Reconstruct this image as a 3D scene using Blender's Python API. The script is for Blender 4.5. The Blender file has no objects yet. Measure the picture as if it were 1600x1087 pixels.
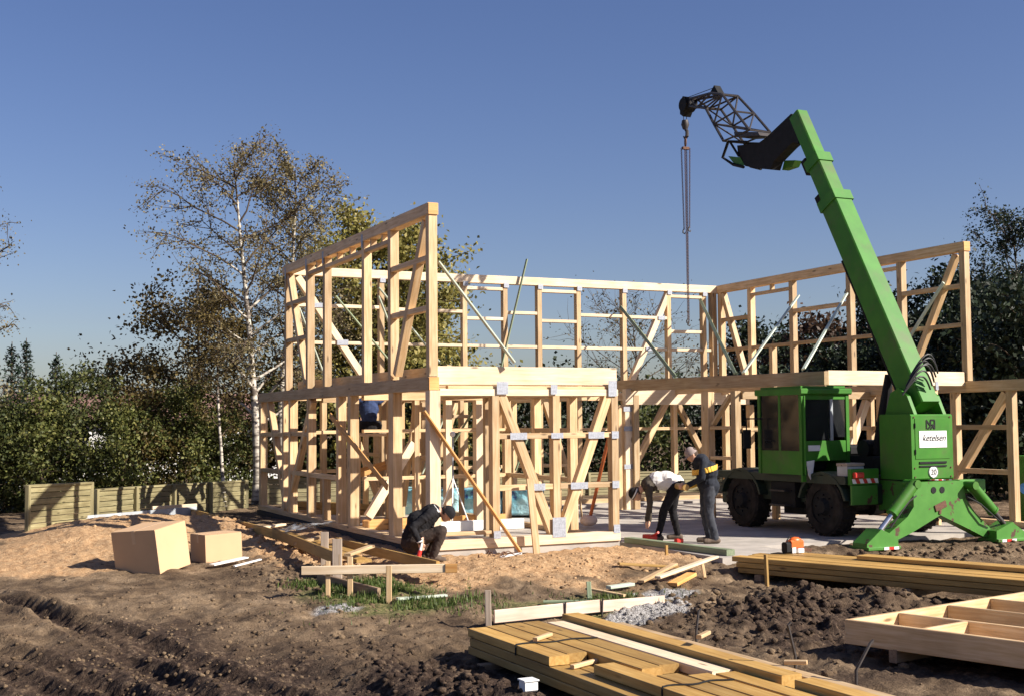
import bpy, bmesh, math, random
import numpy as np
from mathutils import Vector, Matrix, Quaternion
R = math.radians
random.seed(7)
sc = bpy.context.scene
COL = sc.collection

# ------------------------------------------------------------------ camera, sky, sun, exposure
cam = bpy.data.cameras.new('camera'); camo = bpy.data.objects.new('camera', cam); COL.objects.link(camo)
YAW, PITCH, ROLL = 0.4506, 0.0580, -0.0085
cam.sensor_width = 36; cam.lens = 1980/1600*36; cam.clip_start = 0.1; cam.clip_end = 3000
fw = Vector((math.sin(YAW)*math.cos(PITCH), math.cos(YAW)*math.cos(PITCH), math.sin(PITCH)))
r0 = Vector((math.cos(YAW), -math.sin(YAW), 0)); u0 = r0.cross(fw)
rt = math.cos(ROLL)*r0 + math.sin(ROLL)*u0; up = -math.sin(ROLL)*r0 + math.cos(ROLL)*u0
camo.matrix_world = Matrix((( rt.x, up.x, -fw.x, -7.55), (rt.y, up.y, -fw.y, -18.30), (rt.z, up.z, -fw.z, 1.98), (0, 0, 0, 1)))
sc.camera = camo
SUN_AZ = math.atan2(0.697, -0.717); SUN_EL = R(33)
w = bpy.data.worlds.new('World'); sc.world = w; w.use_nodes = True
wn = w.node_tree.nodes; wl = w.node_tree.links; wn.clear()
sky = wn.new('ShaderNodeTexSky'); sky.sky_type = 'NISHITA'; sky.sun_disc = False
sky.sun_elevation = SUN_EL; sky.sun_rotation = SUN_AZ; sky.air_density = 1.0; sky.dust_density = 0.9; sky.ozone_density = 1.5
hs = wn.new('ShaderNodeHueSaturation'); hs.inputs['Hue'].default_value = 0.508; hs.inputs['Saturation'].default_value = 1.12; hs.inputs['Value'].default_value = 1.0
bg = wn.new('ShaderNodeBackground'); bg.inputs['Strength'].default_value = 0.05
wo = wn.new('ShaderNodeOutputWorld')
tint = wn.new('ShaderNodeMix'); tint.data_type = 'RGBA'; tint.blend_type = 'MULTIPLY'; tint.inputs[0].default_value = 1.0; tint.inputs[7].default_value = (0.94, 0.93, 1.12, 1)
wl.new(sky.outputs[0], hs.inputs['Color']); wl.new(hs.outputs[0], tint.inputs[6]); wl.new(tint.outputs[2], bg.inputs['Color']); wl.new(bg.outputs[0], wo.inputs['Surface'])
sl = bpy.data.lights.new('sun', 'SUN'); sl.energy = 5.0; sl.angle = R(0.5); sl.color = (1.0, 0.925, 0.82)
so = bpy.data.objects.new('sun', sl); COL.objects.link(so)
sd = Vector((math.sin(SUN_AZ)*math.cos(SUN_EL), math.cos(SUN_AZ)*math.cos(SUN_EL), math.sin(SUN_EL)))
so.rotation_euler = sd.to_track_quat('Z', 'Y').to_euler(); so.location = (20, -20, 25)
sc.view_settings.view_transform = 'Standard'; sc.view_settings.look = 'None'
sc.view_settings.exposure = 0.92; sc.view_settings.gamma = 1
sc.render.engine = 'CYCLES'

# ------------------------------------------------------------------ materials
def newmat(name):
    m = bpy.data.materials.new(name); m.use_nodes = True
    n = m.node_tree.nodes; b = n['Principled BSDF']
    return m, n, m.node_tree.links, b
def ramp(n, stops):
    r = n.new('ShaderNodeValToRGB'); e = r.color_ramp.elements
    while len(e) < len(stops): e.new(0.5)
    for i, (p, c) in enumerate(stops):
        e[i].position = p; e[i].color = (*c, 1)
    return r
def mix(n, l, a, b, fac, mode='MIX'):
    m = n.new('ShaderNodeMix'); m.data_type = 'RGBA'; m.blend_type = mode
    for s, v in ((m.inputs[6], a), (m.inputs[7], b), (m.inputs[0], fac)):
        if hasattr(v, 'is_linked') or hasattr(v, 'links'): l.new(v, s)
        elif isinstance(v, (int, float)): s.default_value = v
        else: s.default_value = (*v, 1)
    return m.outputs[2]
def noise(n, l, scale, vec=None, detail=4, rough=0.55):
    t = n.new('ShaderNodeTexNoise'); t.inputs['Scale'].default_value = scale; t.inputs['Detail'].default_value = detail; t.inputs['Roughness'].default_value = rough
    if vec: l.new(vec, t.inputs['Vector'])
    return t.outputs['Fac']
def bump(n, l, b, h, strength=0.3, dist=0.01):
    k = n.new('ShaderNodeBump'); k.inputs['Strength'].default_value = strength; k.inputs['Distance'].default_value = dist
    l.new(h, k.inputs['Height']); l.new(k.outputs[0], b.inputs['Normal'])
def wood(name, c0, c1, c2, rough=0.62, vary=0.22):
    m, n, l, b = newmat(name)
    tc = n.new('ShaderNodeTexCoord'); oi = n.new('ShaderNodeObjectInfo')
    ad = n.new('ShaderNodeVectorMath'); ad.operation = 'MULTIPLY_ADD'
    cb = n.new('ShaderNodeCombineXYZ')
    for i in range(3): l.new(oi.outputs['Random'], cb.inputs[i])
    l.new(cb.outputs[0], ad.inputs[0]); ad.inputs[1].default_value = (31, 17, 23); l.new(tc.outputs['Object'], ad.inputs[2])
    mp = n.new('ShaderNodeMapping'); mp.inputs['Scale'].default_value = (0.9, 14, 14); l.new(ad.outputs[0], mp.inputs['Vector'])
    g = noise(n, l, 2.2, mp.outputs[0], 6, 0.6)
    rp = ramp(n, [(0.3, c0), (0.5, c1), (0.72, c2)]); l.new(g, rp.inputs[0])
    mk = n.new('ShaderNodeMapping'); mk.inputs['Scale'].default_value = (1.6, 6, 6); l.new(ad.outputs[0], mk.inputs['Vector'])
    vo = n.new('ShaderNodeTexVoronoi'); vo.inputs['Scale'].default_value = 1.0; l.new(mk.outputs[0], vo.inputs['Vector'])
    kr = ramp(n, [(0.06, (1, 1, 1)), (0.14, (0, 0, 0))]); l.new(vo.outputs['Distance'], kr.inputs[0])
    c = mix(n, l, rp.outputs[0], tuple(v*0.42 for v in c0), kr.outputs[0])
    st = noise(n, l, 1.4, ad.outputs[0], 3)
    sr = ramp(n, [(0.35, (0.80, 0.78, 0.76)), (0.62, (1, 1, 1))]); l.new(st, sr.inputs[0])
    c = mix(n, l, c, sr.outputs[0], 1.0, 'MULTIPLY')
    hv = n.new('ShaderNodeHueSaturation'); l.new(c, hv.inputs['Color'])
    mr = n.new('ShaderNodeMapRange'); l.new(oi.outputs['Random'], mr.inputs[0]); mr.inputs[3].default_value = 1-vary; mr.inputs[4].default_value = 1+vary*0.5
    l.new(mr.outputs[0], hv.inputs['Value'])
    l.new(hv.outputs[0], b.inputs['Base Color']); b.inputs['Roughness'].default_value = rough
    bump(n, l, b, g, 0.25, 0.004)
    return m
def plain(name, col, rough=0.6, metal=0.0, nz=0.25, scale=8.0, spec=0.5, bp=0.0):
    m, n, l, b = newmat(name)
    tc = n.new('ShaderNodeTexCoord')
    f = noise(n, l, scale, tc.outputs['Object'], 5)
    rp = ramp(n, [(0.3, tuple(v*(1-nz) for v in col)), (0.7, tuple(min(1, v*(1+nz*0.6)) for v in col))]); l.new(f, rp.inputs[0])
    l.new(rp.outputs[0], b.inputs['Base Color']); b.inputs['Roughness'].default_value = rough; b.inputs['Metallic'].default_value = metal
    b.inputs['Specular IOR Level'].default_value = spec
    if bp: bump(n, l, b, f, bp, 0.02)
    return m
def leafmat(name, dark, mid, light, trans=0.25):
    m, n, l, b = newmat(name)
    at = n.new('ShaderNodeAttribute'); at.attribute_name = 'tone'
    rp = ramp(n, [(0.0, dark), (0.5, mid), (1.0, light)]); l.new(at.outputs['Fac'], rp.inputs[0])
    l.new(rp.outputs[0], b.inputs['Base Color']); b.inputs['Roughness'].default_value = 0.55; b.inputs['Specular IOR Level'].default_value = 0.3
    tr = n.new('ShaderNodeBsdfTranslucent'); l.new(rp.outputs[0], tr.inputs['Color'])
    ms = n.new('ShaderNodeMixShader'); ms.inputs[0].default_value = trans
    l.new(b.outputs[0], ms.inputs[1]); l.new(tr.outputs[0], ms.inputs[2]); l.new(ms.outputs[0], n['Material Output'].inputs['Surface'])
    return m
M = {}
M['spruce'] = wood('fresh_spruce', (0.52, 0.32, 0.145), (0.66, 0.455, 0.245), (0.77, 0.58, 0.36), vary=0.36)
M['pale'] = wood('pale_spruce', (0.72, 0.53, 0.33), (0.80, 0.63, 0.43), (0.86, 0.72, 0.53), vary=0.12)
M['ochre'] = wood('ochre_boards', (0.36, 0.195, 0.042), (0.46, 0.27, 0.072), (0.55, 0.35, 0.115), vary=0.3)
M['orange'] = wood('orange_wood', (0.60, 0.27, 0.07), (0.72, 0.38, 0.12), (0.78, 0.45, 0.18))
M['oldwood'] = wood('weathered_wood', (0.20, 0.13, 0.08), (0.30, 0.20, 0.12), (0.40, 0.28, 0.18))
M['greywood'] = wood('grey_wood', (0.32, 0.25, 0.19), (0.44, 0.35, 0.27), (0.54, 0.44, 0.35))
M['greenwood'] = wood('green_stained_wood', (0.17, 0.22, 0.13), (0.24, 0.30, 0.18), (0.33, 0.38, 0.25))
M['mint'] = wood('pale_green_batten', (0.42, 0.50, 0.38), (0.55, 0.62, 0.50), (0.66, 0.71, 0.60))
M['pinkwood'] = wood('pinkish_board', (0.55, 0.40, 0.30), (0.66, 0.50, 0.39), (0.74, 0.58, 0.47))
M['fence'] = wood('fence_slat', (0.17, 0.145, 0.07), (0.26, 0.225, 0.115), (0.36, 0.32, 0.18))
M['steel'] = plain('galvanised_steel', (0.36, 0.38, 0.43), 0.55, 0.25, 0.3, 30)
M['iron'] = plain('dark_iron', (0.05, 0.042, 0.04), 0.55, 0.3, 0.4, 30)
M['rust'] = plain('rusty_iron', (0.13, 0.06, 0.035), 0.8, 0.1, 0.4, 30)
M['black'] = plain('black_paint', (0.016, 0.016, 0.017), 0.75, 0, 0.3, spec=0.2)
M['rubber'] = plain('tyre_rubber', (0.030, 0.025, 0.021), 0.9, 0, 0.55, 7, 0.2)
M['chrome'] = plain('piston_rod', (0.75, 0.75, 0.76), 0.18, 0.9, 0.05)
M['concrete'] = plain('concrete', (0.42, 0.38, 0.335), 0.85, 0, 0.28, 2.2, 0.3, 0.2)
M['bitumen'] = plain('bitumen_coat', (0.035, 0.038, 0.042), 0.7, 0, 0.4, 6, 0.3)
M['zinc'] = plain('zinc_sheet', (0.42, 0.45, 0.48), 0.5, 0.3, 0.22, 3)
M['white'] = plain('white_paint', (0.78, 0.78, 0.76), 0.5, 0, 0.08)
M['red'] = plain('red_plastic', (0.55, 0.03, 0.02), 0.4, 0, 0.2)
M['orangered'] = plain('orange_casing', (0.75, 0.13, 0.02), 0.4, 0, 0.2)
M['bluepipe'] = plain('blue_plastic', (0.05, 0.22, 0.62), 0.35, 0, 0.2)
M['cardboard'] = plain('cardboard', (0.56, 0.37, 0.215), 0.8, 0, 0.08, 1.5, 0.2)
M['cardtape'] = plain('cardboard_tape', (0.58, 0.40, 0.24), 0.45, 0, 0.1)  # packing tape and seam strip on the cartons
M['plaster'] = plain('white_plaster', (0.75, 0.74, 0.71), 0.85, 0, 0.12, 1)
M['rooftile'] = plain('roof_tile', (0.20, 0.11, 0.085), 0.8, 0, 0.3, 3)
M['birchbark'] = None
M['bark'] = plain('brown_bark', (0.09, 0.065, 0.045), 0.9, 0, 0.45, 6, 0.2, 0.5)
M['skin'] = plain('skin', (0.60, 0.34, 0.23), 0.55, 0, 0.1)
M['navy'] = plain('dark_navy_cloth', (0.022, 0.025, 0.034), 0.9, 0, 0.35, 14, 0.2, 0.4)
M['blackcloth'] = plain('black_cloth', (0.016, 0.015, 0.017), 0.92, 0, 0.35, 14, 0.2, 0.4)
M['browncloth'] = plain('dark_brown_cloth', (0.05, 0.036, 0.03), 0.92, 0, 0.3, 14, 0.2, 0.4)
M['olivecloth'] = plain('dark_olive_cloth', (0.07, 0.058, 0.045), 0.92, 0, 0.3, 14, 0.2, 0.4)
M['jean'] = plain('grey_blue_denim', (0.050, 0.053, 0.064), 0.9, 0, 0.4, 10, 0.2, 0.4)
M['bluecloth'] = plain('blue_sweater', (0.035, 0.055, 0.13), 0.9, 0, 0.3, 14, 0.2, 0.4)
M['whitecloth'] = plain('white_cloth', (0.74, 0.72, 0.69), 0.9, 0, 0.12, 10, 0.2, 0.3)
M['yellow'] = plain('yellow_cloth', (0.75, 0.45, 0.06), 0.8, 0, 0.15, 10)
M['capgrey'] = plain('greyish_cap', (0.30, 0.24, 0.22), 0.85, 0, 0.2)
M['hair'] = plain('brown_hair', (0.06, 0.035, 0.02), 0.8, 0, 0.3, 40)
M['boot'] = plain('dusty_boot', (0.12, 0.085, 0.06), 0.85, 0, 0.3)
M['rustorange'] = plain('rusty_orange_steel', (0.42, 0.11, 0.03), 0.7, 0, 0.4, 10)
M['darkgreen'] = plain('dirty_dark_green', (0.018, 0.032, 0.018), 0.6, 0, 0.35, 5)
M['cable'] = plain('black_cable', (0.02, 0.02, 0.02), 0.6)

def birchbark():
    m, n, l, b = newmat('birch_bark'); tc = n.new('ShaderNodeTexCoord')
    mp = n.new('ShaderNodeMapping'); mp.inputs['Scale'].default_value = (2, 2, 7); l.new(tc.outputs['Object'], mp.inputs['Vector'])
    f = noise(n, l, 1.6, mp.outputs[0], 5)
    rp = ramp(n, [(0.40, (0.09, 0.07, 0.055)), (0.52, (0.46, 0.41, 0.34)), (0.72, (0.60, 0.55, 0.47))]); l.new(f, rp.inputs[0])
    l.new(rp.outputs[0], b.inputs['Base Color']); b.inputs['Roughness'].default_value = 0.75
    return m
M['birchbark'] = birchbark()
def greenpaint():
    m, n, l, b = newmat('crane_green'); tc = n.new('ShaderNodeTexCoord')
    f = noise(n, l, 3.0, tc.outputs['Object'], 5)
    rp = ramp(n, [(0.3, (0.030, 0.150, 0.010)), (0.7, (0.045, 0.205, 0.014))]); l.new(f, rp.inputs[0])
    d = noise(n, l, 1.3, tc.outputs['Object'], 6, 0.7)
    dr = ramp(n, [(0.48, (0, 0, 0)), (0.72, (0.75, 0.75, 0.75))]); l.new(d, dr.inputs[0])
    c = mix(n, l, rp.outputs[0], (0.085, 0.115, 0.04), dr.outputs[0])
    l.new(c, b.inputs['Base Color']); b.inputs['Roughness'].default_value = 0.55; b.inputs['Specular IOR Level'].default_value = 0.3
    return m
M['green'] = greenpaint()
def greenrust():
    m, n, l, b = newmat('crane_green_rusted'); tc = n.new('ShaderNodeTexCoord')
    f = noise(n, l, 3.0, tc.outputs['Object'], 5)
    rp = ramp(n, [(0.3, (0.042, 0.175, 0.016)), (0.7, (0.070, 0.235, 0.030))]); l.new(f, rp.inputs[0])
    d = noise(n, l, 4.2, tc.outputs['Object'], 4, 0.6)
    dr = ramp(n, [(0.605, (0, 0, 0)), (0.63, (1, 1, 1))]); l.new(d, dr.inputs[0])
    c = mix(n, l, rp.outputs[0], (0.085, 0.038, 0.024), dr.outputs[0])
    l.new(c, b.inputs['Base Color']); b.inputs['Roughness'].default_value = 0.5
    return m
M['greenrust'] = greenrust()
def glass():
    m, n, l, b = newmat('dark_cab_glass'); tc = n.new('ShaderNodeTexCoord')
    f = noise(n, l, 2.0, tc.outputs['Object'], 3)
    rp = ramp(n, [(0.3, (0.012, 0.014, 0.016)), (0.7, (0.03, 0.032, 0.034))]); l.new(f, rp.inputs[0])
    l.new(rp.outputs[0], b.inputs['Base Color']); b.inputs['Roughness'].default_value = 0.08
    b.inputs['Alpha'].default_value = 0.82
    return m
M['glass'] = glass()
def foil():
    m, n, l, b = newmat('blue_foil'); tc = n.new('ShaderNodeTexCoord')
    f = noise(n, l, 1.6, tc.outputs['Object'], 5, 0.6)
    rp = ramp(n, [(0.38, (0.02, 0.05, 0.20)), (0.43, (0.14, 0.42, 0.54)), (0.60, (0.42, 0.70, 0.76))]); l.new(f, rp.inputs[0])
    l.new(rp.outputs[0], b.inputs['Base Color']); b.inputs['Roughness'].default_value = 0.22
    g = noise(n, l, 5.0, tc.outputs['Object'], 4, 0.6); bump(n, l, b, g, 0.8, 0.06)
    return m
M['foil'] = foil()
def film():
    m, n, l, b = newmat('clear_plastic_film'); b.inputs['Base Color'].default_value = (0.7, 0.75, 0.8, 1)
    tc = n.new('ShaderNodeTexCoord'); f = noise(n, l, 6, tc.outputs['Object'], 4)
    rp = ramp(n, [(0.45, (0.03, 0.03, 0.03)), (0.7, (0.5, 0.5, 0.5))]); l.new(f, rp.inputs[0]); l.new(rp.outputs[0], b.inputs['Alpha'])
    b.inputs['Roughness'].default_value = 0.2
    return m
M['film'] = film()
L_ = lambda *a, **k: leafmat(*a, **k)
M['leaf_birch'] = L_('birch_leaf', (0.06, 0.05, 0.026), (0.16, 0.13, 0.06), (0.31, 0.25, 0.12))
M['leaf_oak'] = L_('oak_leaf', (0.07, 0.08, 0.02), (0.24, 0.215, 0.055), (0.46, 0.37, 0.12), trans=0.35)
M['leaf_brown'] = L_('autumn_leaf', (0.035, 0.025, 0.01), (0.10, 0.07, 0.022), (0.20, 0.15, 0.045))
M['leaf_hedge'] = L_('shrub_leaf', (0.014, 0.020, 0.007), (0.050, 0.064, 0.018), (0.17, 0.165, 0.05))
M['leaf_shrub'] = L_('yellowing_shrub_leaf', (0.025, 0.03, 0.01), (0.085, 0.10, 0.024), (0.25, 0.23, 0.07))
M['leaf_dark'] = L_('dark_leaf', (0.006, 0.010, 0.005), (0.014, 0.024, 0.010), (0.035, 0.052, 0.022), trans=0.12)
M['leaf_red'] = L_('red_autumn_leaf', (0.02, 0.012, 0.008), (0.055, 0.030, 0.018), (0.11, 0.06, 0.03))
M['needle'] = L_('spruce_needle', (0.006, 0.013, 0.010), (0.014, 0.028, 0.018), (0.03, 0.05, 0.03), trans=0.08)
M['grass'] = L_('grass_blade', (0.04, 0.06, 0.015), (0.08, 0.12, 0.025), (0.16, 0.19, 0.05))

# ------------------------------------------------------------------ helpers
def T(p): return Matrix.Translation(Vector(p))
def tag(o, label=None, cat=None, group=None, kind=None):
    if label: o['label'] = label
    if cat: o['category'] = cat
    if group: o['group'] = group
    if kind: o['kind'] = kind
    return o
def empty(name, loc, label=None, cat=None, group=None):
    o = bpy.data.objects.new(name, None); COL.objects.link(o); o.location = loc; o.empty_display_size = 0.2
    o.matrix_basis = T(loc)
    return tag(o, label, cat, group)
WM = {}
def link(name, me, mat=None, parent=None, mw=None):
    o = bpy.data.objects.new(name, me); COL.objects.link(o)
    if mat is not None and not me.materials: me.materials.append(M[mat] if isinstance(mat, str) else mat)
    mw = mw or Matrix()
    if parent is not None:
        o.parent = parent; o.matrix_parent_inverse = Matrix(); pm = WM.get(parent.name, parent.matrix_basis)
        o.matrix_basis = pm.inverted() @ mw
    else: o.matrix_basis = mw
    WM[o.name] = mw.copy()
    return o
def pydata(verts, faces, smooth=False):
    me = bpy.data.meshes.new('m'); me.from_pydata([tuple(v) for v in verts], [], faces); me.validate(); me.update()
    if smooth: me.shade_smooth()
    return me
def recalc(me):
    bm = bmesh.new(); bm.from_mesh(me); bmesh.ops.recalc_face_normals(bm, faces=bm.faces); bm.to_mesh(me); bm.free(); return me
def beam_geo(L, w, h, c=0.006):
    c = min(c, w*0.2, h*0.2); a, b = w/2, h/2
    sec = [(-a+c, -b), (a-c, -b), (a, -b+c), (a, b-c), (a-c, b), (-a+c, b), (-a, b-c), (-a, -b+c)]
    vs = [(0, y, z) for y, z in sec]+[(L, y, z) for y, z in sec]
    fs = [[i, (i+1) % 8, 8+(i+1) % 8, 8+i] for i in range(8)]+[list(range(7, -1, -1)), list(range(8, 16))]
    return vs, fs
def frame_m(a, b, upv=(0, 0, 1)):
    a = Vector(a); b = Vector(b); x = (b-a).normalized(); z = Vector(upv); z = z - x*z.dot(x)
    if z.length < 1e-4: z = Vector((0, 1, 0)) - x*x.y
    z.normalize(); y = z.cross(x)
    return Matrix(((x.x, y.x, z.x, a.x), (x.y, y.y, z.y, a.y), (x.z, y.z, z.z, a.z), (0, 0, 0, 1)))
def beam(name, a, b, w, h, mat, parent=None, upv=(0, 0, 1), c=0.006):
    """a timber from a to b; w across, h along upv"""
    L = (Vector(b)-Vector(a)).length; vs, fs = beam_geo(L, w, h, c)
    return link(name, pydata(vs, fs), mat, parent, frame_m(a, b, upv))
class MB:
    def __init__(s): s.v = []; s.f = []; s.m = []
    def add(s, vs, fs, mi=0):
        k = len(s.v); s.v += [tuple(v) for v in vs]; s.f += [[i+k for i in f] for f in fs]; s.m += [mi]*len(fs); return s
    def box(s, lo, hi, c=0.0, mi=0):
        x0, y0, z0 = lo; x1, y1, z1 = hi
        if c:
            vs, fs = beam_geo(x1-x0, y1-y0, z1-z0, c); mid = ((y0+y1)/2, (z0+z1)/2)
            return s.add([(x0+v[0], mid[0]+v[1], mid[1]+v[2]) for v in vs], fs, mi)
        vs = [(x, y, z) for x in (x0, x1) for y in (y0, y1) for z in (z0, z1)]
        return s.add(vs, [[0, 1, 3, 2], [4, 6, 7, 5], [0, 4, 5, 1], [2, 3, 7, 6], [0, 2, 6, 4], [1, 5, 7, 3]], mi)
    def bar(s, a, b, w, h, upv=(0, 0, 1), c=0.004, mi=0):
        m = frame_m(a, b, upv); vs, fs = beam_geo((Vector(b)-Vector(a)).length, w, h, c)
        return s.add([m @ Vector(v) for v in vs], fs, mi)
    def tube(s, pts, rad, n=8, mi=0, cap=True):
        pts = [Vector(p) for p in pts]; rad = rad if isinstance(rad, (list, tuple)) else [rad]*len(pts)
        vs = []; fs = []; ref = None
        for i, p in enumerate(pts):
            d = (pts[min(i+1, len(pts)-1)]-pts[max(i-1, 0)]).normalized()
            if ref is None:
                ref = Vector((0, 0, 1)) if abs(d.z) < 0.9 else Vector((1, 0, 0))
            x = (ref - d*ref.dot(d)).normalized(); y = d.cross(x); ref = x
            for k in range(n):
                a = 2*math.pi*k/n; vs.append(p+(x*math.cos(a)+y*math.sin(a))*rad[i])
        for i in range(len(pts)-1):
            for k in range(n):
                k2 = (k+1) % n; fs.append([i*n+k, i*n+k2, (i+1)*n+k2, (i+1)*n+k])
        if cap: fs += [list(range(n-1, -1, -1)), [(len(pts)-1)*n+k for k in range(n)]]
        return s.add(vs, fs, mi)
    def prism(s, poly, axis, lo, hi, mi=0):
        """poly: 2-D outline; axis 0/1/2 is the extrusion axis"""
        def P(q, t):
            q = list(q); q.insert(axis, t); return tuple(q)
        n = len(poly); vs = [P(q, lo) for q in poly]+[P(q, hi) for q in poly]
        fs = [[i, (i+1) % n, n+(i+1) % n, n+i] for i in range(n)]+[list(range(n-1, -1, -1)), list(range(n, 2*n))]
        return s.add(vs, fs, mi)
    def ball(s, c, r, n=10, mi=0):
        r = r if isinstance(r, (tuple, list)) else (r, r, r); vs = []; fs = []; k = n//2
        for i in range(1, k):
            t = math.pi*i/k
            for j in range(n):
                a = 2*math.pi*j/n; vs.append((c[0]+r[0]*math.sin(t)*math.cos(a), c[1]+r[1]*math.sin(t)*math.sin(a), c[2]+r[2]*math.cos(t)))
        tp = len(vs); vs += [(c[0], c[1], c[2]+r[2]), (c[0], c[1], c[2]-r[2])]
        for i in range(k-2):
            for j in range(n): j2 = (j+1) % n; fs.append([i*n+j, (i+1)*n+j, (i+1)*n+j2, i*n+j2])
        for j in range(n):
            j2 = (j+1) % n; fs.append([tp, j, j2]); fs.append([tp+1, (k-2)*n+j2, (k-2)*n+j])
        return s.add(vs, fs, mi)
    def torus(s, c, n_, R1, r, a=12, b=6, mi=0):
        q = Vector(n_).normalized().to_track_quat('Z', 'Y'); vs = []; fs = []
        for i in range(a):
            t = 2*math.pi*i/a
            for j in range(b):
                f = 2*math.pi*j/b
                vs.append(Vector(c)+q @ Vector(((R1+r*math.cos(f))*math.cos(t), (R1+r*math.cos(f))*math.sin(t), r*math.sin(f))))
        for i in range(a):
            for j in range(b):
                i2 = (i+1) % a; j2 = (j+1) % b; fs.append([i*b+j, i2*b+j, i2*b+j2, i*b+j2])
        return s.add(vs, fs, mi)
    def build(s, name, mat, parent=None, smooth=False, origin=None):
        o = Vector(origin) if origin is not None else (Vector(s.v[0]) if s.v else Vector())
        me = recalc(pydata([Vector(v)-o for v in s.v], s.f))
        mats = mat if isinstance(mat, (list, tuple)) else [mat]
        for k in mats: me.materials.append(M[k])
        if len(mats) > 1 and len(me.polygons) == len(s.m): me.polygons.foreach_set('material_index', s.m)
        if smooth:
            me.shade_smooth()
            try: me.set_sharp_from_angle(angle=R(40))
            except Exception: pass
        return link(name, me, None, parent, T(o))

# value noise on arrays
_rs = np.random.RandomState(3); _P = _rs.rand(256, 256)
def vn(x, y):
    xi = np.floor(x).astype(int); yi = np.floor(y).astype(int); fx = x-xi; fy = y-yi
    fx = fx*fx*(3-2*fx); fy = fy*fy*(3-2*fy)
    g = lambda a, b: _P[a & 255, b & 255]
    return (g(xi, yi)*(1-fx)+g(xi+1, yi)*fx)*(1-fy)+(g(xi, yi+1)*(1-fx)+g(xi+1, yi+1)*fx)*fy
def fbm(x, y, o=4):
    s = 0; a = 0.5; t = 0
    for i in range(o):
        s = s+a*vn(x*2**i+17.3*i, y*2**i+9.1*i); t += a; a *= 0.5
    return s/t
def ss(a, b, x):
    t = np.clip((x-a)/(b-a), 0, 1); return t*t*(3-2*t)
def gz(x, y, cx, cy, rx, ry, rot=0):
    dx, dy = x-cx, y-cy; c, s = math.cos(rot), math.sin(rot); u = (dx*c+dy*s)/rx; v = (-dx*s+dy*c)/ry
    return np.exp(-(u*u+v*v))
def ruts(x, y):
    """signed rut pattern of the lorry tracks in the left foreground"""
    out = 0; tread = 0
    for cx, cy, rad in ((-40, -16, 36.8), (-40, -16, 35.25), (-38, -17, 34.1), (-38, -17, 32.6), (-44, -12, 39.3)):
        rr = np.hypot(x-cx, y-cy); d = (rr-rad)/0.17
        k = np.exp(-d**4); out = out-0.075*k+0.05*np.exp(-((np.abs(d)-1.45)/0.4)**2)
        th = np.arctan2(y-cy, x-cx); tread = tread+k*0.020*np.clip(2.2*np.sin(th*rad*42+np.abs(d)*1.6), -1, 1)
    m = ss(-1.6, -3.0, x)*ss(1.5, -1.0, y)*(0.55+0.6*fbm(x*0.9, y*0.9, 3))
    return (out+tread)*m
def ground_h(x, y):
    x = np.asarray(x, float); y = np.asarray(y, float)
    h = -0.10-0.30*ss(-1.0, -6.5, y)*1.0
    h = h-0.10*ss(-1.5, -4.5, x)*ss(3, -1, y)
    h = h-0.25*ss(14, 30, np.hypot(x, y))*ss(3, 10, y)
    h = h+0.41*gz(x, y, -3.4, 6.0, 2.0, 2.2)+0.18*gz(x, y, -4.6, 4.3, 1.3, 1.6)      # sand heap
    h = h+0.10*gz(x, y, -1.9, 3.6, 0.5, 3.0)
    h = h-0.16*gz(x, y, -1.15, 2.5, 0.45, 4.0)
    h = h+0.10*gz(x, y, 1.6, -1.7, 1.3, 0.8)
    h = h+0.17*gz(x, y, 2.9, -5.3, 0.8, 0.6)+0.14*gz(x, y, 3.7, -5.9, 0.9, 0.5)+0.12*gz(x, y, 1.4, -6.6, 1.1, 0.9)   # churned soil
    h = h-0.20*gz(x, y, 4.3, -5.0, 0.9, 0.45, -0.3)-0.12*gz(x, y, 2.6, -7.6, 0.8, 0.5)
    h = h+0.13*gz(x, y, -3.1, -7.4, 0.30, 2.0, 0.25)-0.08*gz(x, y, -3.6, -7.6, 0.3, 2.0, 0.2)
    rough = 0.035+0.006*ss(-1.0, -4.0, y)*ss(0.5, -2.0, x)+0.10*gz(x, y, 2.3, -6.4, 2.3, 2.2)+0.07*gz(x, y, -2.9, -7.4, 0.5, 2.2)+0.05*gz(x, y, 7.5, -3.2, 3.5, 0.8)+0.045*gz(x, y, -1.6, 2.5, 1.1, 4.5)
    near = ss(22, 14, np.hypot(x, y+2))
    h = h+near*rough*2.0*(fbm(x*2.3, y*2.3, 5)-0.5)+near*rough*0.9*(np.abs(fbm(x*6.1+3, y*6.1, 3)-0.5)*2-0.35)
    h = h+near*0.10*(fbm(x*0.55, y*0.55, 3)-0.5)
    h = h+near*(0.2+rough*6)*0.05*(1-np.abs(2*fbm(x*4.3+7, y*4.3+2, 4)-1)*3.2).clip(-0.6, 1)
    h = h+ruts(x, y)
    # keep clear of the slabs
    ins = ((x > -0.05) & (x < 12.5) & (y > 0.0) & (y < 11.3)) | ((x > 3.3) & (x < 12.5) & (y > -1.5))
    return np.where(ins, np.minimum(h, -0.16), h)
def gh(x, y): return float(ground_h(np.array([x]), np.array([y]))[0])

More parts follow.
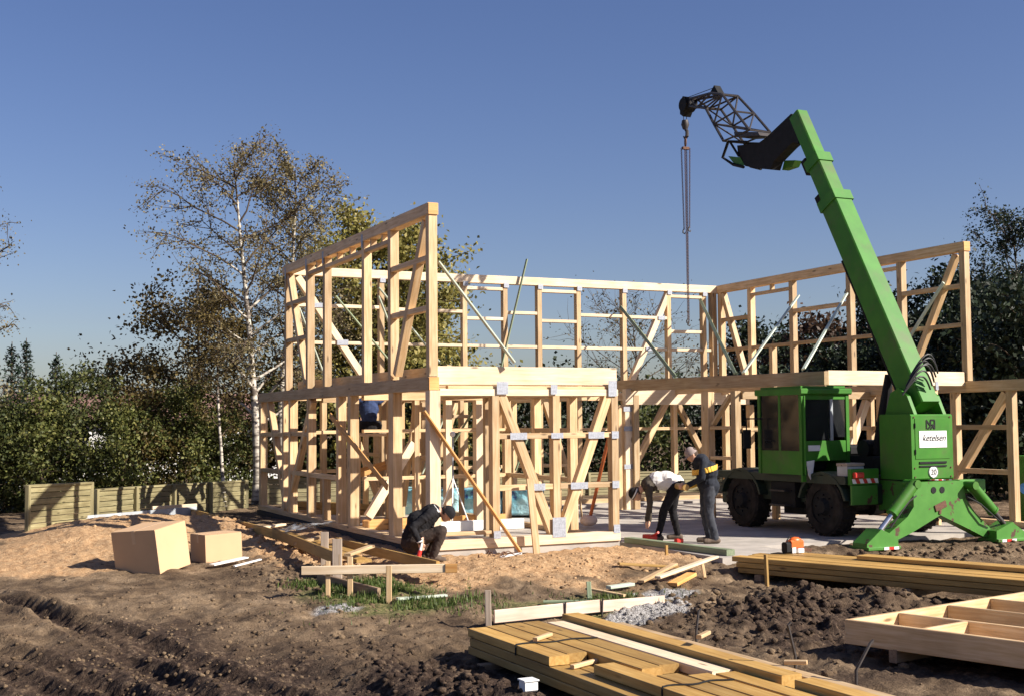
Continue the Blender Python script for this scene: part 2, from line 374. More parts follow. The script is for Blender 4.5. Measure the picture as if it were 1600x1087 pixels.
# ------------------------------------------------------------------ ground
def axis(segs):
    out = []
    for a, b, st in segs: out += list(np.arange(a, b, st))
    return np.array(out+[segs[-1][1]])
def far_axis(lo, hi, fine, g0, g1):
    a = axis(fine); l = [a[0]]; s = g0
    while l[-1] > lo: l.append(l[-1]-s); s *= 1.35
    h = [a[-1]]; s = g1
    while h[-1] < hi: h.append(h[-1]+s); s *= 1.35
    return np.array(l[::-1][:-1]+list(a)+h[1:])
gx = far_axis(-400, 400, [(-10, -7.2, 0.12), (-7.2, 6.4, 0.045), (6.4, 12.6, 0.09), (12.6, 16, 0.3)], 0.3, 0.5)
gy = far_axis(-60, 600, [(-13, -11.5, 0.12), (-11.5, -1.0, 0.045), (-1.0, 4.0, 0.07), (4.0, 13, 0.14)], 0.4, 0.4)
GX, GY = np.meshgrid(gx, gy); GZ = ground_h(GX, GY)
nx, ny = len(gx), len(gy)
co = np.stack([GX, GY, GZ], -1).reshape(-1, 3)
idx = np.arange(nx*ny).reshape(ny, nx)
fa = np.stack([idx[:-1, :-1], idx[:-1, 1:], idx[1:, 1:], idx[1:, :-1]], -1).reshape(-1, 4)
def npmesh(co, fa):
    me = bpy.data.meshes.new('m'); k = fa.shape[1]
    me.vertices.add(len(co)); me.vertices.foreach_set('co', co.astype(np.float32).ravel())
    me.loops.add(fa.size); me.loops.foreach_set('vertex_index', fa.astype(np.int32).ravel())
    me.polygons.add(len(fa)); me.polygons.foreach_set('loop_start', np.arange(0, fa.size, k, dtype=np.int32))
    me.update(calc_edges=True); return me
gm = npmesh(co, fa)
x, y = co[:, 0], co[:, 1]; nz = fbm(x*0.8, y*0.8, 4); nf = fbm(x*3.1, y*3.1, 3)
def soft(v, lo=0.35, hi=0.65): return ss(lo, hi, v+0.7*(nz-0.5)+0.35*(nf-0.5))
sand = np.maximum.reduce([gz(x, y, -3.4, 5.5, 2.8, 3.2)*1.3, gz(x, y, -1.2, 2.8, 1.5, 5.0)*1.1, gz(x, y, 1.3, -1.2, 2.6, 2.0)*1.25, gz(x, y, -0.6, -2.0, 1.0, 1.4)*0.9, gz(x, y, -5.2, 2.6, 1.8, 2.2)*0.8])
grass = np.maximum(gz(x, y, -2.0, -3.0, 0.9, 1.4)*1.15, gz(x, y, 0.1, -4.3, 1.6, 0.7)*0.85)
gravel = np.maximum.reduce([gz(x, y, 0.7, -5.1, 0.95, 0.42, 0.5)*1.3, gz(x, y, 1.5, -4.1, 0.5, 0.35)*1.0, gz(x, y, -2.75, -3.5, 0.42, 0.28)*1.1])
dark = np.maximum.reduce([gz(x, y, 2.4, -6.8, 2.6, 2.4)*0.8, gz(x, y, -3.2, -8.0, 1.3, 2.6)*1.0, gz(x, y, -5.5, -7.0, 1.4, 2.2)*0.75, ss(5, 9, np.hypot(x, y+2))*0.25, gz(x, y, 3, -9, 3, 2)*0.8, gz(x, y, -5.4, -6.2, 3.0, 3.4)*1.0, gz(x, y, -7.0, -7.0, 1.6, 2.6)*1.05, np.clip(-ruts(x, y)*14, 0, 0.9)])  # dark mud and ruts; left foreground zones also paint in a shadow
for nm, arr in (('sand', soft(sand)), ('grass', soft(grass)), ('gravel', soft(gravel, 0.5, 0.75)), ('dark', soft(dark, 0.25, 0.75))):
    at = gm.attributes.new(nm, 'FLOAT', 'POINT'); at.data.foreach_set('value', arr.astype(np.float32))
def groundmat():
    m, n, l, b = newmat('building_site_soil'); tc = n.new('ShaderNodeTexCoord'); ob = tc.outputs['Object']
    A = {}
    for k in ('sand', 'grass', 'gravel', 'dark'):
        a = n.new('ShaderNodeAttribute'); a.attribute_name = k; A[k] = a.outputs['Fac']
    f1 = noise(n, l, 1.7, ob, 8, 0.65); f2 = noise(n, l, 14, ob, 6, 0.65); f3 = noise(n, l, 60, ob, 4, 0.6)
    soil = ramp(n, [(0.32, (0.055, 0.036, 0.024)), (0.5, (0.145, 0.100, 0.062)), (0.68, (0.285, 0.205, 0.130))]); l.new(f1, soil.inputs[0])
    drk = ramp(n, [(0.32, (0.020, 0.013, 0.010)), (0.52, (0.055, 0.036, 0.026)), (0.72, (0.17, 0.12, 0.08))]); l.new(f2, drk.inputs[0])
    snd = ramp(n, [(0.32, (0.32, 0.185, 0.090)), (0.5, (0.46, 0.29, 0.155)), (0.68, (0.56, 0.385, 0.22))]); l.new(f2, snd.inputs[0])
    gra = ramp(n, [(0.35, (0.055, 0.065, 0.022)), (0.5, (0.13, 0.125, 0.05)), (0.65, (0.22, 0.17, 0.09))]); l.new(f2, gra.inputs[0])
    grv = ramp(n, [(0.35, (0.10, 0.09, 0.08)), (0.5, (0.30, 0.285, 0.27)), (0.65, (0.48, 0.465, 0.45))]); l.new(f3, grv.inputs[0])
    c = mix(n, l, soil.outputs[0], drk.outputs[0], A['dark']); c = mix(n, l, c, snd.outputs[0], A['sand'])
    c = mix(n, l, c, gra.outputs[0], A['grass']); c = mix(n, l, c, grv.outputs[0], A['gravel'])
    sp = ramp(n, [(0.35, (0.72, 0.70, 0.68)), (0.6, (1.08, 1.08, 1.08))]); l.new(f3, sp.inputs[0])
    c = mix(n, l, c, sp.outputs[0], 1.0, 'MULTIPLY')
    l.new(c, b.inputs['Base Color']); b.inputs['Roughness'].default_value = 0.95; b.inputs['Specular IOR Level'].default_value = 0.15
    ad = n.new('ShaderNodeMath'); ad.operation = 'MULTIPLY_ADD'; l.new(f3, ad.inputs[0]); ad.inputs[1].default_value = 0.35; l.new(f2, ad.inputs[2])
    bump(n, l, b, ad.outputs[0], 0.75, 0.05)
    return m
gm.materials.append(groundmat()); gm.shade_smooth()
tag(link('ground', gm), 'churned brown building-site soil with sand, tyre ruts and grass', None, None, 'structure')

# clods, pebbles and grass: uncountable
def clods():
    rs = np.random.RandomState(5); bv = []; bf = []
    ico = bmesh.new(); bmesh.ops.create_icosphere(ico, subdivisions=1, radius=1); V = np.array([v.co[:] for v in ico.verts]); Fc = np.array([[v.index for v in f.verts] for f in ico.faces]); ico.free()
    zones = [(2.2, -6.3, 2.0, 1.9, 1500, 0.045), (-2.95, -7.5, 0.45, 1.8, 500, 0.045), (-4.6, -5.2, 2.6, 3.4, 2200, 0.022), (-1.6, 2.5, 0.9, 4.0, 500, 0.04), (1.2, -2.2, 1.8, 1.3, 350, 0.022), (7.5, -3.0, 3.0, 0.6, 450, 0.05), (0.6, -5.1, 0.9, 0.45, 300, 0.02), (-3.2, 4.0, 2.0, 2.5, 150, 0.025), (-2.6, -1.0, 0.7, 1.5, 350, 0.035)]
    k = 0
    for cx, cy, rx, ry, n, s in zones:
        for i in range(n):
            px, py = cx+rs.randn()*rx*0.6, cy+rs.randn()*ry*0.6
            if py > -0.15 and px > -0.1: continue
            if px > 3.3 and py > -1.6: continue
            if -2.4 < px < -0.6 and -13.5 < py < -6.1: continue
            r = s*(0.35+rs.rand()**2*1.3); v = V*(1+0.35*(rs.rand(len(V), 1)-0.5))*np.array([1, 0.7+rs.rand()*0.5, 0.5+rs.rand()*0.35])*r
            a = rs.rand()*6.28; c_, s_ = math.cos(a), math.sin(a); v = v @ np.array([[c_, s_, 0], [-s_, c_, 0], [0, 0, 1]])
            bv.append(v+np.array([px, py, 0])); bf.append(Fc+k); k += len(V)
    vv = np.concatenate(bv); cen = np.concatenate([np.repeat(b.mean(0)[None, :], len(b), 0) for b in bv])
    vv[:, 2] += ground_h(cen[:, 0], cen[:, 1])
    me = npmesh(vv, np.concatenate(bf)); cx, cy = cen[:, 0], cen[:, 1]
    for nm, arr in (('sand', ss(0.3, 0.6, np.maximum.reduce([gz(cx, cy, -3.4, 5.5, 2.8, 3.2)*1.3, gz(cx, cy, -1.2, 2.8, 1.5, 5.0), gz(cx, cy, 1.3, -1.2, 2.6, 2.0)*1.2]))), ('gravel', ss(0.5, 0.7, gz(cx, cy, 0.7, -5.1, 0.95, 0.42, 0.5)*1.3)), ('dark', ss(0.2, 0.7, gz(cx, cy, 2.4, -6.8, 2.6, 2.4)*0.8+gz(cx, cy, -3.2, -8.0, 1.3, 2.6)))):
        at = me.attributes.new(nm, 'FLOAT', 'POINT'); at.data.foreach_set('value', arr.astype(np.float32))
    me.materials.append(gm.materials[0])
    tag(link('soil_clods', me), 'loose soil clods and pebbles strewn over the ground', 'soil', None, 'stuff')
clods()
def leaves(cen, size, rs, up=0.0, aspect=1.0, flat=None):
    n = len(cen); nrm = rs.randn(n, 3); nrm[:, 2] += up; nrm /= np.linalg.norm(nrm, axis=1, keepdims=True)+1e-9
    t = rs.randn(n, 3); t -= nrm*(t*nrm).sum(1, keepdims=True); t /= np.linalg.norm(t, axis=1, keepdims=True)+1e-9
    b = np.cross(nrm, t); s = (size*(0.6+0.8*rs.rand(n)))[:, None]
    q = np.stack([cen-t*s*0.5, cen+b*s*0.33*aspect+nrm*s*0.08, cen+t*s*0.5, cen-b*s*0.33*aspect+nrm*s*0.08], 1).reshape(-1, 3)
    return q, np.arange(4*n).reshape(n, 4)
def leafmesh(q, f, tone, mat):
    me = npmesh(q, f); at = me.attributes.new('tone', 'FLOAT', 'FACE'); at.data.foreach_set('value', np.clip(tone, 0, 1).astype(np.float32)); me.materials.append(M[mat]); return me
def grass():
    rs = np.random.RandomState(8); P = []
    for cx, cy, rx, ry, n in ((-2.05, -2.6, 0.55, 0.7, 4200), (-1.7, -3.5, 0.8, 0.6, 2600), (0.2, -4.2, 1.1, 0.35, 1300), (-2.5, -1.9, 0.3, 0.35, 1600)):
        P.append(np.stack([cx+rs.randn(n)*rx*0.62, cy+rs.randn(n)*ry*0.62], 1))
    P = np.concatenate(P); P = P[fbm(P[:, 0]*2.2, P[:, 1]*2.2, 3) > 0.46]; n = len(P)
    z = ground_h(P[:, 0], P[:, 1]); a = rs.rand(n)*6.28; hgt = 0.025+0.065*rs.rand(n)**1.5; wd = 0.006+0.004*rs.rand(n)
    d = np.stack([np.cos(a), np.sin(a), np.zeros(n)], 1); ln = np.stack([np.cos(a+1.5), np.sin(a+1.5), np.zeros(n)], 1)
    b0 = np.column_stack([P, z-0.005]); tp = b0+np.column_stack([ln[:, :2]*(hgt*0.5*rs.rand(n))[:, None], hgt])
    q = np.stack([b0-d*wd[:, None], b0+d*wd[:, None], tp+d*wd[:, None]*0.2, tp-d*wd[:, None]*0.2], 1).reshape(-1, 3)
    tag(link('grass', leafmesh(q, np.arange(4*n).reshape(n, 4), rs.rand(n)*0.7+0.3*fbm(P[:, 0]*3, P[:, 1]*3), 'grass')), 'short patchy grass growing between soil and sand', 'grass', None, 'stuff')
grass()

# slabs
mb = MB(); mb.prism([(-0.06, 0.02), (3.27, 0.02), (3.27, 8.1), (11.5, 8.1), (11.5, 9.0), (3.27, 9.0), (3.27, 11.1), (0.08, 11.1)], 2, -0.45, -0.005); so_ = mb.build('house_slab', 'concrete'); tag(so_, 'pale concrete floor slab under the left wing', None, None, 'structure')
mb = MB(); mb.prism([(3.45, 8.0), (3.45, -2.65), (5.0, -2.65), (5.0, -1.45), (12.2, -1.45), (12.2, 8.0)], 2, -0.45, -0.055); tag(mb.build('yard_slab', 'concrete'), 'pale concrete slab under the crane and workers', None, None, 'structure')

# ------------------------------------------------------------------ timber house frame
H = empty('timber_house_frame', (0, 0, 0), 'unfinished two-storey timber frame house of bare pale posts and braces', 'house frame')
cnt = [0]
def jit():
    cnt[0] += 1; return ((cnt[0]*7) % 11)*0.0013
class Wall:
    """a wall along axis 'X' (runs in x at y=c) or 'Y' (runs in y at x=c); c is the centre plane"""
    def __init__(s, ax, c, mat='spruce', k=0.0): s.ax = ax; s.c = c; s.mat = mat; s.k = k
    def P(s, u, z, o=0): return (u, s.c+o+s.k*u, z) if s.ax == 'X' else (s.c+o+s.k*u, u, z)
    def n(s): return (0, 1, 0) if s.ax == 'X' else (1, 0, 0)
    def post(s, u, z0, z1, w=0.115, d=0.14, mat=None, name='post'): return beam(name, s.P(u, z0), s.P(u, z1), w, d+jit(), mat or s.mat, H, s.n())
    def rail(s, u0, u1, z, h=0.09, d=0.12, mat=None, name='rail', o=0): return beam(name, s.P(u0, z, o), s.P(u1, z, o), d+jit(), h, mat or s.mat, H)
    def brace(s, u0, z0, u1, z1, w=0.13, d=0.125, mat=None, name='brace', o=0): return beam(name, s.P(u0, z0, o), s.P(u1, z1, o), w, d+jit(), mat or s.mat, H, s.n())
    def plate(s, u0, u1, z0, z1, d=0.17, mat=None, name='top_plate', o=0): return beam(name, s.P(u0, (z0+z1)/2, o), s.P(u1, (z0+z1)/2, o), d+jit(), z1-z0, mat or s.mat, H)
    def gusset(s, u, z, w, h, side, d=0.082):
        t = 0.004; a = s.P(u-w/2, z-h/2, side*d); b = s.P(u+w/2, z+h/2, side*(d+t)); lo = [min(p, q) for p, q in zip(a, b)]; hi = [max(p, q) for p, q in zip(a, b)]
        m = MB().box(lo, hi)
        return m.build('steel_plate', 'steel', H)
Z1, Z2 = 2.70, 5.42
# left wall, upper storey
w_ = Wall('Y', -0.055, k=0.0152)
w_.plate(0.0, 8.86, 5.23, Z2)
for u in (0.075, 1.86, 3.28, 5.74, 6.95, 8.65): w_.post(u, Z1, 5.23, 0.13, 0.145)
for a, b in ((1.93, 3.20), (3.36, 5.66), (5.82, 6.87)): w_.rail(a, b, 5.06, 0.08)
for u in (2.3, 2.9, 4.1, 4.9, 6.3): w_.post(u, 5.10, 5.23, 0.06, 0.10, name='block')
for z in (4.56, 3.77): w_.rail(7.03, 8.57, z); w_.rail(0.16, 1.78, z)
w_.brace(8.50, 5.18, 7.15, 2.78); w_.brace(0.26, 5.16, 1.66, 2.78)
for u in (8.6, 6.95, 5.74, 3.28): w_.gusset(u, 5.24, 0.09, 0.24, -1, 0.09)
# lower plate that carries it, and the rim joist inside
w_.plate(0.0, 10.99, 2.48, 2.69, 0.18, name='wall_plate')
beam('rim_joist', (0.30, 0.22, 2.76), (0.30, 8.55, 2.76), 0.08, 0.25, 'spruce', H)
# left wall, lower storey
for u, wd in ((10.88, 0.14), (8.83, 0.13), (8.27, 0.13), (6.85, 0.13), (4.82, 0.14), (4.08, 0.16), (1.78, 0.22)): w_.post(u, 0.10, 2.48, wd, 0.16)
w_.post(5.78, 0.10, 0.90, 0.12)
w_.brace(10.26, 2.46, 8.72, 0.14); w_.brace(6.72, 2.44, 8.60, 0.14)
w_.rail(10.81, 8.90, 1.74); w_.rail(8.76, 6.92, 1.76); w_.rail(8.20, 4.90, 0.94); w_.rail(10.81, 8.9, 0.92)
w_.plate(0.0, 10.99, 0.0, 0.10, 0.18, name='sill')
beam('temporary_brace', (-0.08, 5.2, 2.14), (-0.13, 1.9, 0.90), 0.03, 0.11, 'orange', H)
beam('plinth_coating', (-0.105, 0.02, -0.23), (0.035, 11.0, -0.23), 0.08, 0.445, 'bitumen', H)
# front wall of the left wing
w_ = Wall('X', 0.08)
w_.plate(-0.14, 3.27, 0.0, 0.155, 0.19, 'pale', 'sill')
w_.post(-0.04, 0.155, 2.48, 0.185, 0.165, 'pale')
for u in (1.01, 2.10, 3.20): w_.post(u, 0.155, 2.40, 0.13)
w_.rail(0.055, 3.27, 2.45, 0.11, 0.14, 'pale', 'top_plate')
for z in (1.75, 0.93): w_.rail(1.07, 2.03, z); w_.rail(2.17, 3.13, z)
w_.rail(0.055, 0.94, 0.24, 0.06, 0.10)
w_.brace(1.13, 2.40, 2.04, 0.17, 0.15); w_.brace(3.09, 2.40, 2.20, 0.17, 0.15)
beam('fascia_joist', (0.03, 0.10, 2.715), (3.27, 0.10, 2.715), 0.10, 0.29, 'pale', H)
w_.rail(0.2, 3.2, 2.53, 0.05, 0.10)
for g in ((2.12, 0.27, 0.24, 0.32), (1.12, 2.52, 0.20, 0.20), (3.15, 2.52, 0.16, 0.26), (1.40, 1.75, 0.30, 0.11), (2.10, 1.75, 0.22, 0.09), (2.83, 1.75, 0.30, 0.11), (1.72, 0.93, 0.30, 0.11), (2.50, 0.93, 0.32, 0.11), (3.19, 1.75, 0.13, 0.12), (3.19, 0.93, 0.13, 0.12), (3.20, 0.2, 0.12, 0.14), (1.01, 0.2, 0.12, 0.12), (2.05, 2.50, 0.12, 0.16)): w_.gusset(*g, -1, 0.098)
for (x, y, z, a, b) in ((-0.055, -0.001, 2.585, 0.16, 0.20), (-0.055, -0.001, 5.325, 0.16, 0.18), (11.20, -0.001, 5.325, 0.16, 0.18)):
    m = MB().box((x-a/2, y-0.012, z-b/2), (x+a/2, y-0.003, z+b/2)); m.build('painted_beam_end', 'orange', H)
beam('temporary_brace', (-0.24, -0.04, 2.16), (1.30, -0.24, -0.06), 0.03, 0.11, 'orange', H, (0, 1, 0))
beam('temporary_stake', (1.62, -0.20, -0.2), (1.52, -0.16, 1.08), 0.12, 0.03, 'spruce', H, (0, 1, 0))
# back wall, both storeys
w_ = Wall('X', 8.77)
w_.plate(0.16, 11.4, 5.23, Z2, mat='pale')
BP = (2.25, 4.30, 5.35, 6.26, 7.33, 8.62, 9.93, 11.0)
for u in BP: w_.post(u, Z1, 5.23, 0.12)
w_.post(11.30, Z1, 5.23, 0.15, 0.16)
w_.rail(0.2, 11.2, 3.76, 0.075, 0.11, 'pale')
for a, b, z in ((0.2, 2.19, 4.58), (2.31, 4.24, 4.55), (4.36, 5.29, 4.40), (5.41, 6.2, 4.56), (6.32, 7.27, 4.39), (7.39, 8.56, 4.56), (8.68, 9.87, 4.55), (9.99, 10.94, 4.22), (4.36, 5.29, 5.11), (6.32, 7.27, 5.11), (9.99, 10.94, 5.11)): w_.rail(a, b, z, 0.075, 0.13, 'pale')
w_.brace(9.95, 5.20, 8.75, 2.80, 0.15, 0.14, 'pale'); w_.brace(0.30, 5.20, 1.86, 2.95, 0.15, 0.14, 'pale')
for u in BP: w_.gusset(u+0.02, 5.2, 0.13, 0.11, -1, 0.092)
for g in ((9.35, 3.77, 0.25, 0.10), (9.7, 4.55, 0.2, 0.1), (1.32, 3.77, 0.26, 0.12), (0.75, 4.58, 0.25, 0.1)): w_.gusset(*g, -1, 0.09)
w_.plate(0.16, 11.4, 2.48, 2.68, 0.18, name='wall_plate')
for u in (0.9, 1.6, 2.25, 3.2, 4.30, 5.35, 6.26, 7.33, 8.62, 10.07, 11.0): w_.post(u, 0.0, 2.48, 0.12)
w_.rail(0.2, 11.2, 1.78, 0.075); w_.rail(0.2, 7.3, 0.93, 0.075); w_.plate(0.2, 11.4, -0.02, 0.09, 0.17, name='sill')
w_.brace(10.15, 2.46, 11.05, 0.9, 0.13); w_.brace(9.85, 2.44, 8.8, 0.7, 0.14); w_.brace(6.4, 2.46, 7.2, 0.2); w_.brace(4.1, 2.44, 3.3, 0.2)
# right wall
w_ = Wall('Y', 11.20, k=0.0305)
w_.plate(0.0, 8.86, 5.23, Z2)
for u in (0.075, 1.87, 3.51, 5.59, 7.28, 8.60): w_.post(u, Z1, 5.23, 0.14)
w_.post(6.42, Z1, 3.72, 0.12)
w_.rail(1.94, 8.55, 3.76, 0.08); w_.rail(7.35, 8.55, 4.53); w_.rail(0.15, 1.8, 4.56); w_.rail(0.15, 1.8, 3.80, 0.08); w_.rail(3.58, 5.52, 4.52)
w_.rail(5.66, 7.2, 5.06, 0.07); w_.rail(1.94, 3.44, 5.12, 0.07); w_.post(6.4, 5.09, 5.23, 0.08, 0.1, name='block')
w_.brace(8.5, 5.2, 7.45, 2.8); w_.brace(0.28, 5.18, 1.68, 2.8)
w_.plate(-4.2, 8.86, 2.48, 2.69, 0.18, name='wall_plate')
for u in (0.42, -1.02, -3.0, 2.6, 4.4, 6.2, 8.5): w_.post(u, 0.0, 2.48, 0.15)
w_.brace(-0.92, 2.44, 0.30, 0.95, 0.17); w_.rail(-1.0, 2.5, 1.80, 0.09); w_.rail(-1.0, 2.5, 0.96, 0.09); w_.rail(2.7, 8.4, 1.78)
w_.plate(-4.2, 8.86, -0.05, 0.06, 0.18, name='sill')
# right wing: fascia, joist along its inner edge, posts under it
beam('fascia_joist', (7.76, 0.10, 2.735), (11.10, 0.10, 2.735), 0.10, 0.27, 'pale', H)
beam('edge_joist', (7.70, 0.04, 2.73), (7.70, 8.6, 2.81), 0.10, 0.25, 'spruce', H)
w_ = Wall('X', 0.12)
for u in (9.98, 10.38): w_.post(u, -0.05, 2.60, 0.08, 0.10)
for u in (9.98, 10.38, 11.3): w_.gusset(u, 2.60, 0.07, 0.16, -1, 0.075)
w_ = Wall('Y', 7.78)
w_.post(2.96, -0.05, 2.57, 0.16, 0.14); w_.post(3.95, -0.05, 2.57, 0.26, 0.16); w_.post(6.9, -0.05, 2.57, 0.16)
w_.rail(3.04, 3.8, 1.82, 0.07); w_.rail(3.04, 3.8, 1.20, 0.07); w_.brace(3.1, 2.5, 3.75, 1.9, 0.08, 0.1)
w_ = Wall('X', 2.9)
w_.plate(7.86, 11.36, 2.40, 2.55, 0.15)
for u in (8.7, 9.6, 10.75, 11.25): w_.post(u, -0.05, 2.40, 0.11)
w_.rail(7.86, 11.2, 1.78, 0.08); w_.brace(11.15, 2.36, 10.45, 0.9, 0.15, 0.13, 'pale'); w_.brace(9.55, 2.3, 8.8, 0.6, 0.13)
w_ = Wall('X', 6.98)
beam('lintel', (7.50, 6.90, 2.53), (10.98, 6.90, 2.53), 0.14, 0.36, 'pale', H)
w_.post(7.62, -0.05, 2.345, 0.20, 0.16, 'pale'); w_.post(7.40, -0.05, 2.345, 0.10, 0.12)
for z in (2.25, 1.8, 0.93): w_.gusset(7.60, z, 0.24, 0.11, -1, 0.09)
w_.post(11.1, -0.05, 2.345, 0.14)
# inner walls of the left wing
w_ = Wall('Y', 3.20)
w_.plate(0.2, 8.6, 2.40, 2.55, 0.15)
for u in (1.5, 2.9, 4.2, 5.6, 7.1, 8.4): w_.post(u, 0.0, 2.40, 0.12)
w_.rail(1.56, 8.3, 1.82, 0.08); w_.rail(1.56, 5.5, 0.95, 0.08); w_.brace(4.3, 2.38, 5.5, 0.2); w_.plate(0.2, 8.6, 0.0, 0.08, 0.15, name='sill')
w_ = Wall('X', 4.1)
w_.plate(0.2, 3.1, 2.40, 2.55, 0.15)
w_.post(1.90, 0, 2.40, 0.13, mat='pale'); w_.post(2.56, 0, 2.40, 0.19, 0.16, 'pale'); w_.post(0.75, 0, 2.4, 0.12); w_.post(1.25, 0, 2.4, 0.10)
w_.rail(0.2, 3.1, 1.83, 0.06); w_.rail(0.2, 3.1, 0.95, 0.07); w_.brace(1.2, 1.6, 0.30, 0.25, 0.16, mat='pale'); w_.plate(0.2, 3.1, 0.0, 0.2, 0.06, 'orange', 'sill')
for yy in (1.1, 2.3, 3.4, 4.7, 5.9, 7.1): beam('floor_joist', (0.35, yy, 2.74), (3.15, yy, 2.74), 0.08, 0.22, 'spruce', H)
for xx, y0, y1 in ((8.9, 3.1, 8.6), (10.2, 3.1, 8.6)): beam('floor_joist', (xx, y0, 2.70), (xx, y1, 2.70), 0.08, 0.22, 'spruce', H)
w_ = Wall('X', 6.6)
for u in (0.6, 1.5, 2.4): w_.post(u, 0, 2.40, 0.11)
w_.rail(0.2, 3.1, 1.8, 0.07); w_.plate(0.2, 3.1, 2.40, 2.52, 0.12); w_.brace(0.7, 2.3, 1.4, 0.4, 0.1)
w_ = Wall('Y', 1.72)
w_.plate(1.6, 8.5, 2.40, 2.52, 0.12)
for u in (1.9, 5.2, 6.1, 7.6, 8.3): w_.post(u, 0.0, 2.40, 0.10, 0.11)
w_.rail(4.2, 8.3, 1.3, 0.07); w_.brace(5.3, 2.3, 6.0, 0.3, 0.10, 0.09)
w_ = Wall('X', 5.4)
for u in (2.2, 2.75): w_.post(u, 0.0, 2.45, 0.09, 0.10)
w_.rail(1.8, 3.1, 2.1, 0.07); w_.rail(1.8, 3.1, 1.25, 0.07)
w_ = Wall('Y', 5.4)
for u in (6.2, 7.4, 8.4): w_.post(u, -0.05, 2.45, 0.10, 0.10)
w_.plate(5.0, 8.6, 2.42, 2.55, 0.12); w_.rail(5.2, 8.4, 1.75, 0.07)
# slim battens that hold the upper walls upright
for a, b, mt in (((0.16, 0.30, 4.53), (1.30, -0.10, 2.92), 'mint'), ((8.45, 8.60, 4.78), (7.35, 4.5, 2.90), 'greenwood'), ((10.80, 8.60, 5.05), (7.74, 2.9, 2.92), 'greenwood'),
                 ((11.24, 5.22, 4.84), (7.72, 2.60, 2.92), 'mint'), ((11.18, 3.49, 4.72), (7.74, 0.74, 2.92), 'mint'), ((11.09, 0.52, 4.66), (11.12, 1.80, 3.36), 'mint'),
                 ((5.88, 8.60, 5.84), (5.12, 8.60, 3.05), 'greenwood'), ((1.13, 8.6, 4.79), (2.50, 8.6, 3.25), 'greenwood'), ((2.14, 8.6, 5.02), (3.60, 8.6, 3.37), 'mint'), ((0.30, 8.6, 4.5), (0.86, 8.6, 3.05), 'mint'), ((2.12, 8.56, 4.82), (2.48, 8.56, 3.95), 'mint')):
    beam('temporary_batten', a, b, 0.03, 0.075, mt, H, (0, 1, 0))
for a, b, mt in (((2.3, 5.0, 2.3), (1.7, 5.2, 0.7), 'mint'), ((2.9, 5.0, 2.3), (2.2, 5.4, 1.0), 'greenwood'), ((4.1, 7.6, 2.3), (4.7, 7.7, 0.9), 'mint'), ((5.3, 7.0, 2.2), (4.8, 7.1, 0.9), 'greenwood')):
    beam('temporary_batten', a, b, 0.03, 0.06, mt, H, (0, 1, 0))

# ------------------------------------------------------------------ mobile crane
K = empty('mobile_crane', (8.16, 0.3, -0.05), 'green mobile crane with raised telescopic boom, lattice jib and spread outriggers', 'crane')
# chassis
mb = MB(); mb.box((7.15, -1.30, 0.50), (9.15, 2.45, 0.86), 0.03); mb.box((6.98, -1.25, 0.86), (9.32, 2.55, 1.0), 0.02)
mb.box((7.25, 2.40, 0.35), (9.05, 2.72, 0.80), 0.03)
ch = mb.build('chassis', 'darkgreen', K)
mb = MB(); mb.box((7.35, -0.2, 0.25), (8.95, 0.9, 0.5)); mb.box((7.02, 0.15, 0.40), (7.32, 0.85, 0.85), 0.02); mb.build('fuel_tank', 'black', ch)
for x0 in (6.97, 8.92):
    for yc in (-0.62, 1.75):
        mb = MB(); pts = [(yc+0.66*math.cos(t), 0.43+0.64*math.sin(t)) for t in np.linspace(R(15), R(165), 9)]+[(yc+0.61*math.cos(t), 0.43+0.59*math.sin(t)) for t in np.linspace(R(165), R(15), 9)]
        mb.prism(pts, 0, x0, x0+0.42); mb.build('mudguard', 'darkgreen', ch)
def wheel(xc, yc, side):
    zc = 0.455; r = 0.505; wd = 0.36
    prof = [(-wd/2, r*0.60), (-wd/2, r*0.90), (-wd*0.40, r*0.985), (-wd*0.2, r), (wd*0.2, r), (wd*0.40, r*0.985), (wd/2, r*0.90), (wd/2, r*0.60)]
    N = 32; mb = MB(); vs = []; fs = []
    for k in range(N):
        a = 2*math.pi*k/N
        for px, pr in prof: vs.append((xc+px, yc+pr*math.cos(a), zc+pr*math.sin(a)))
    n = len(prof)
    for k in range(N):
        k2 = (k+1) % N
        for j in range(n): j2 = (j+1) % n; fs.append([k*n+j, k*n+j2, k2*n+j2, k2*n+j])
    mb.add(vs, fs)
    for k in range(26):
        a = 2*math.pi*k/26
        for s in (-1, 1):
            c = (yc+r*math.cos(a+s*0.06), zc+r*math.sin(a+s*0.06)); mb.bar((xc+s*0.02, *c), (xc+s*wd*0.46, yc+r*0.985*math.cos(a+s*0.16), zc+r*0.985*math.sin(a+s*0.16)), 0.045, 0.03, (0, math.cos(a), math.sin(a)))
    wo_ = mb.build('wheel', 'rubber', K)
    mb = MB(); mb.tube([(xc-wd*0.42, yc, zc), (xc+wd*0.42, yc, zc)], r*0.61, 24); mb.tube([(xc+side*wd*0.42, yc, zc), (xc+side*wd*0.62, yc, zc)], [0.16, 0.11], 12)
    for k in range(8):
        a = 2*math.pi*k/8; mb.tube([(xc+side*wd*0.42, yc+0.21*math.cos(a), zc+0.21*math.sin(a)), (xc+side*wd*0.5, yc+0.21*math.cos(a), zc+0.21*math.sin(a))], 0.018, 6)
    mb.build('rim', 'black', wo_)
for xc, sd_ in ((7.18, -1), (9.12, 1)):
    for yc in (-0.62, 1.75): wheel(xc, yc, sd_)
for yc in (-0.62, 1.75): mb = MB(); mb.tube([(7.2, yc, 0.455), (8.0, yc, 0.455), (8.05, yc, 0.455), (8.27, yc, 0.455), (8.32, yc, 0.455), (9.1, yc, 0.455)], [0.09, 0.09, 0.19, 0.19, 0.09, 0.09], 10); mb.build('axle', 'iron', K)
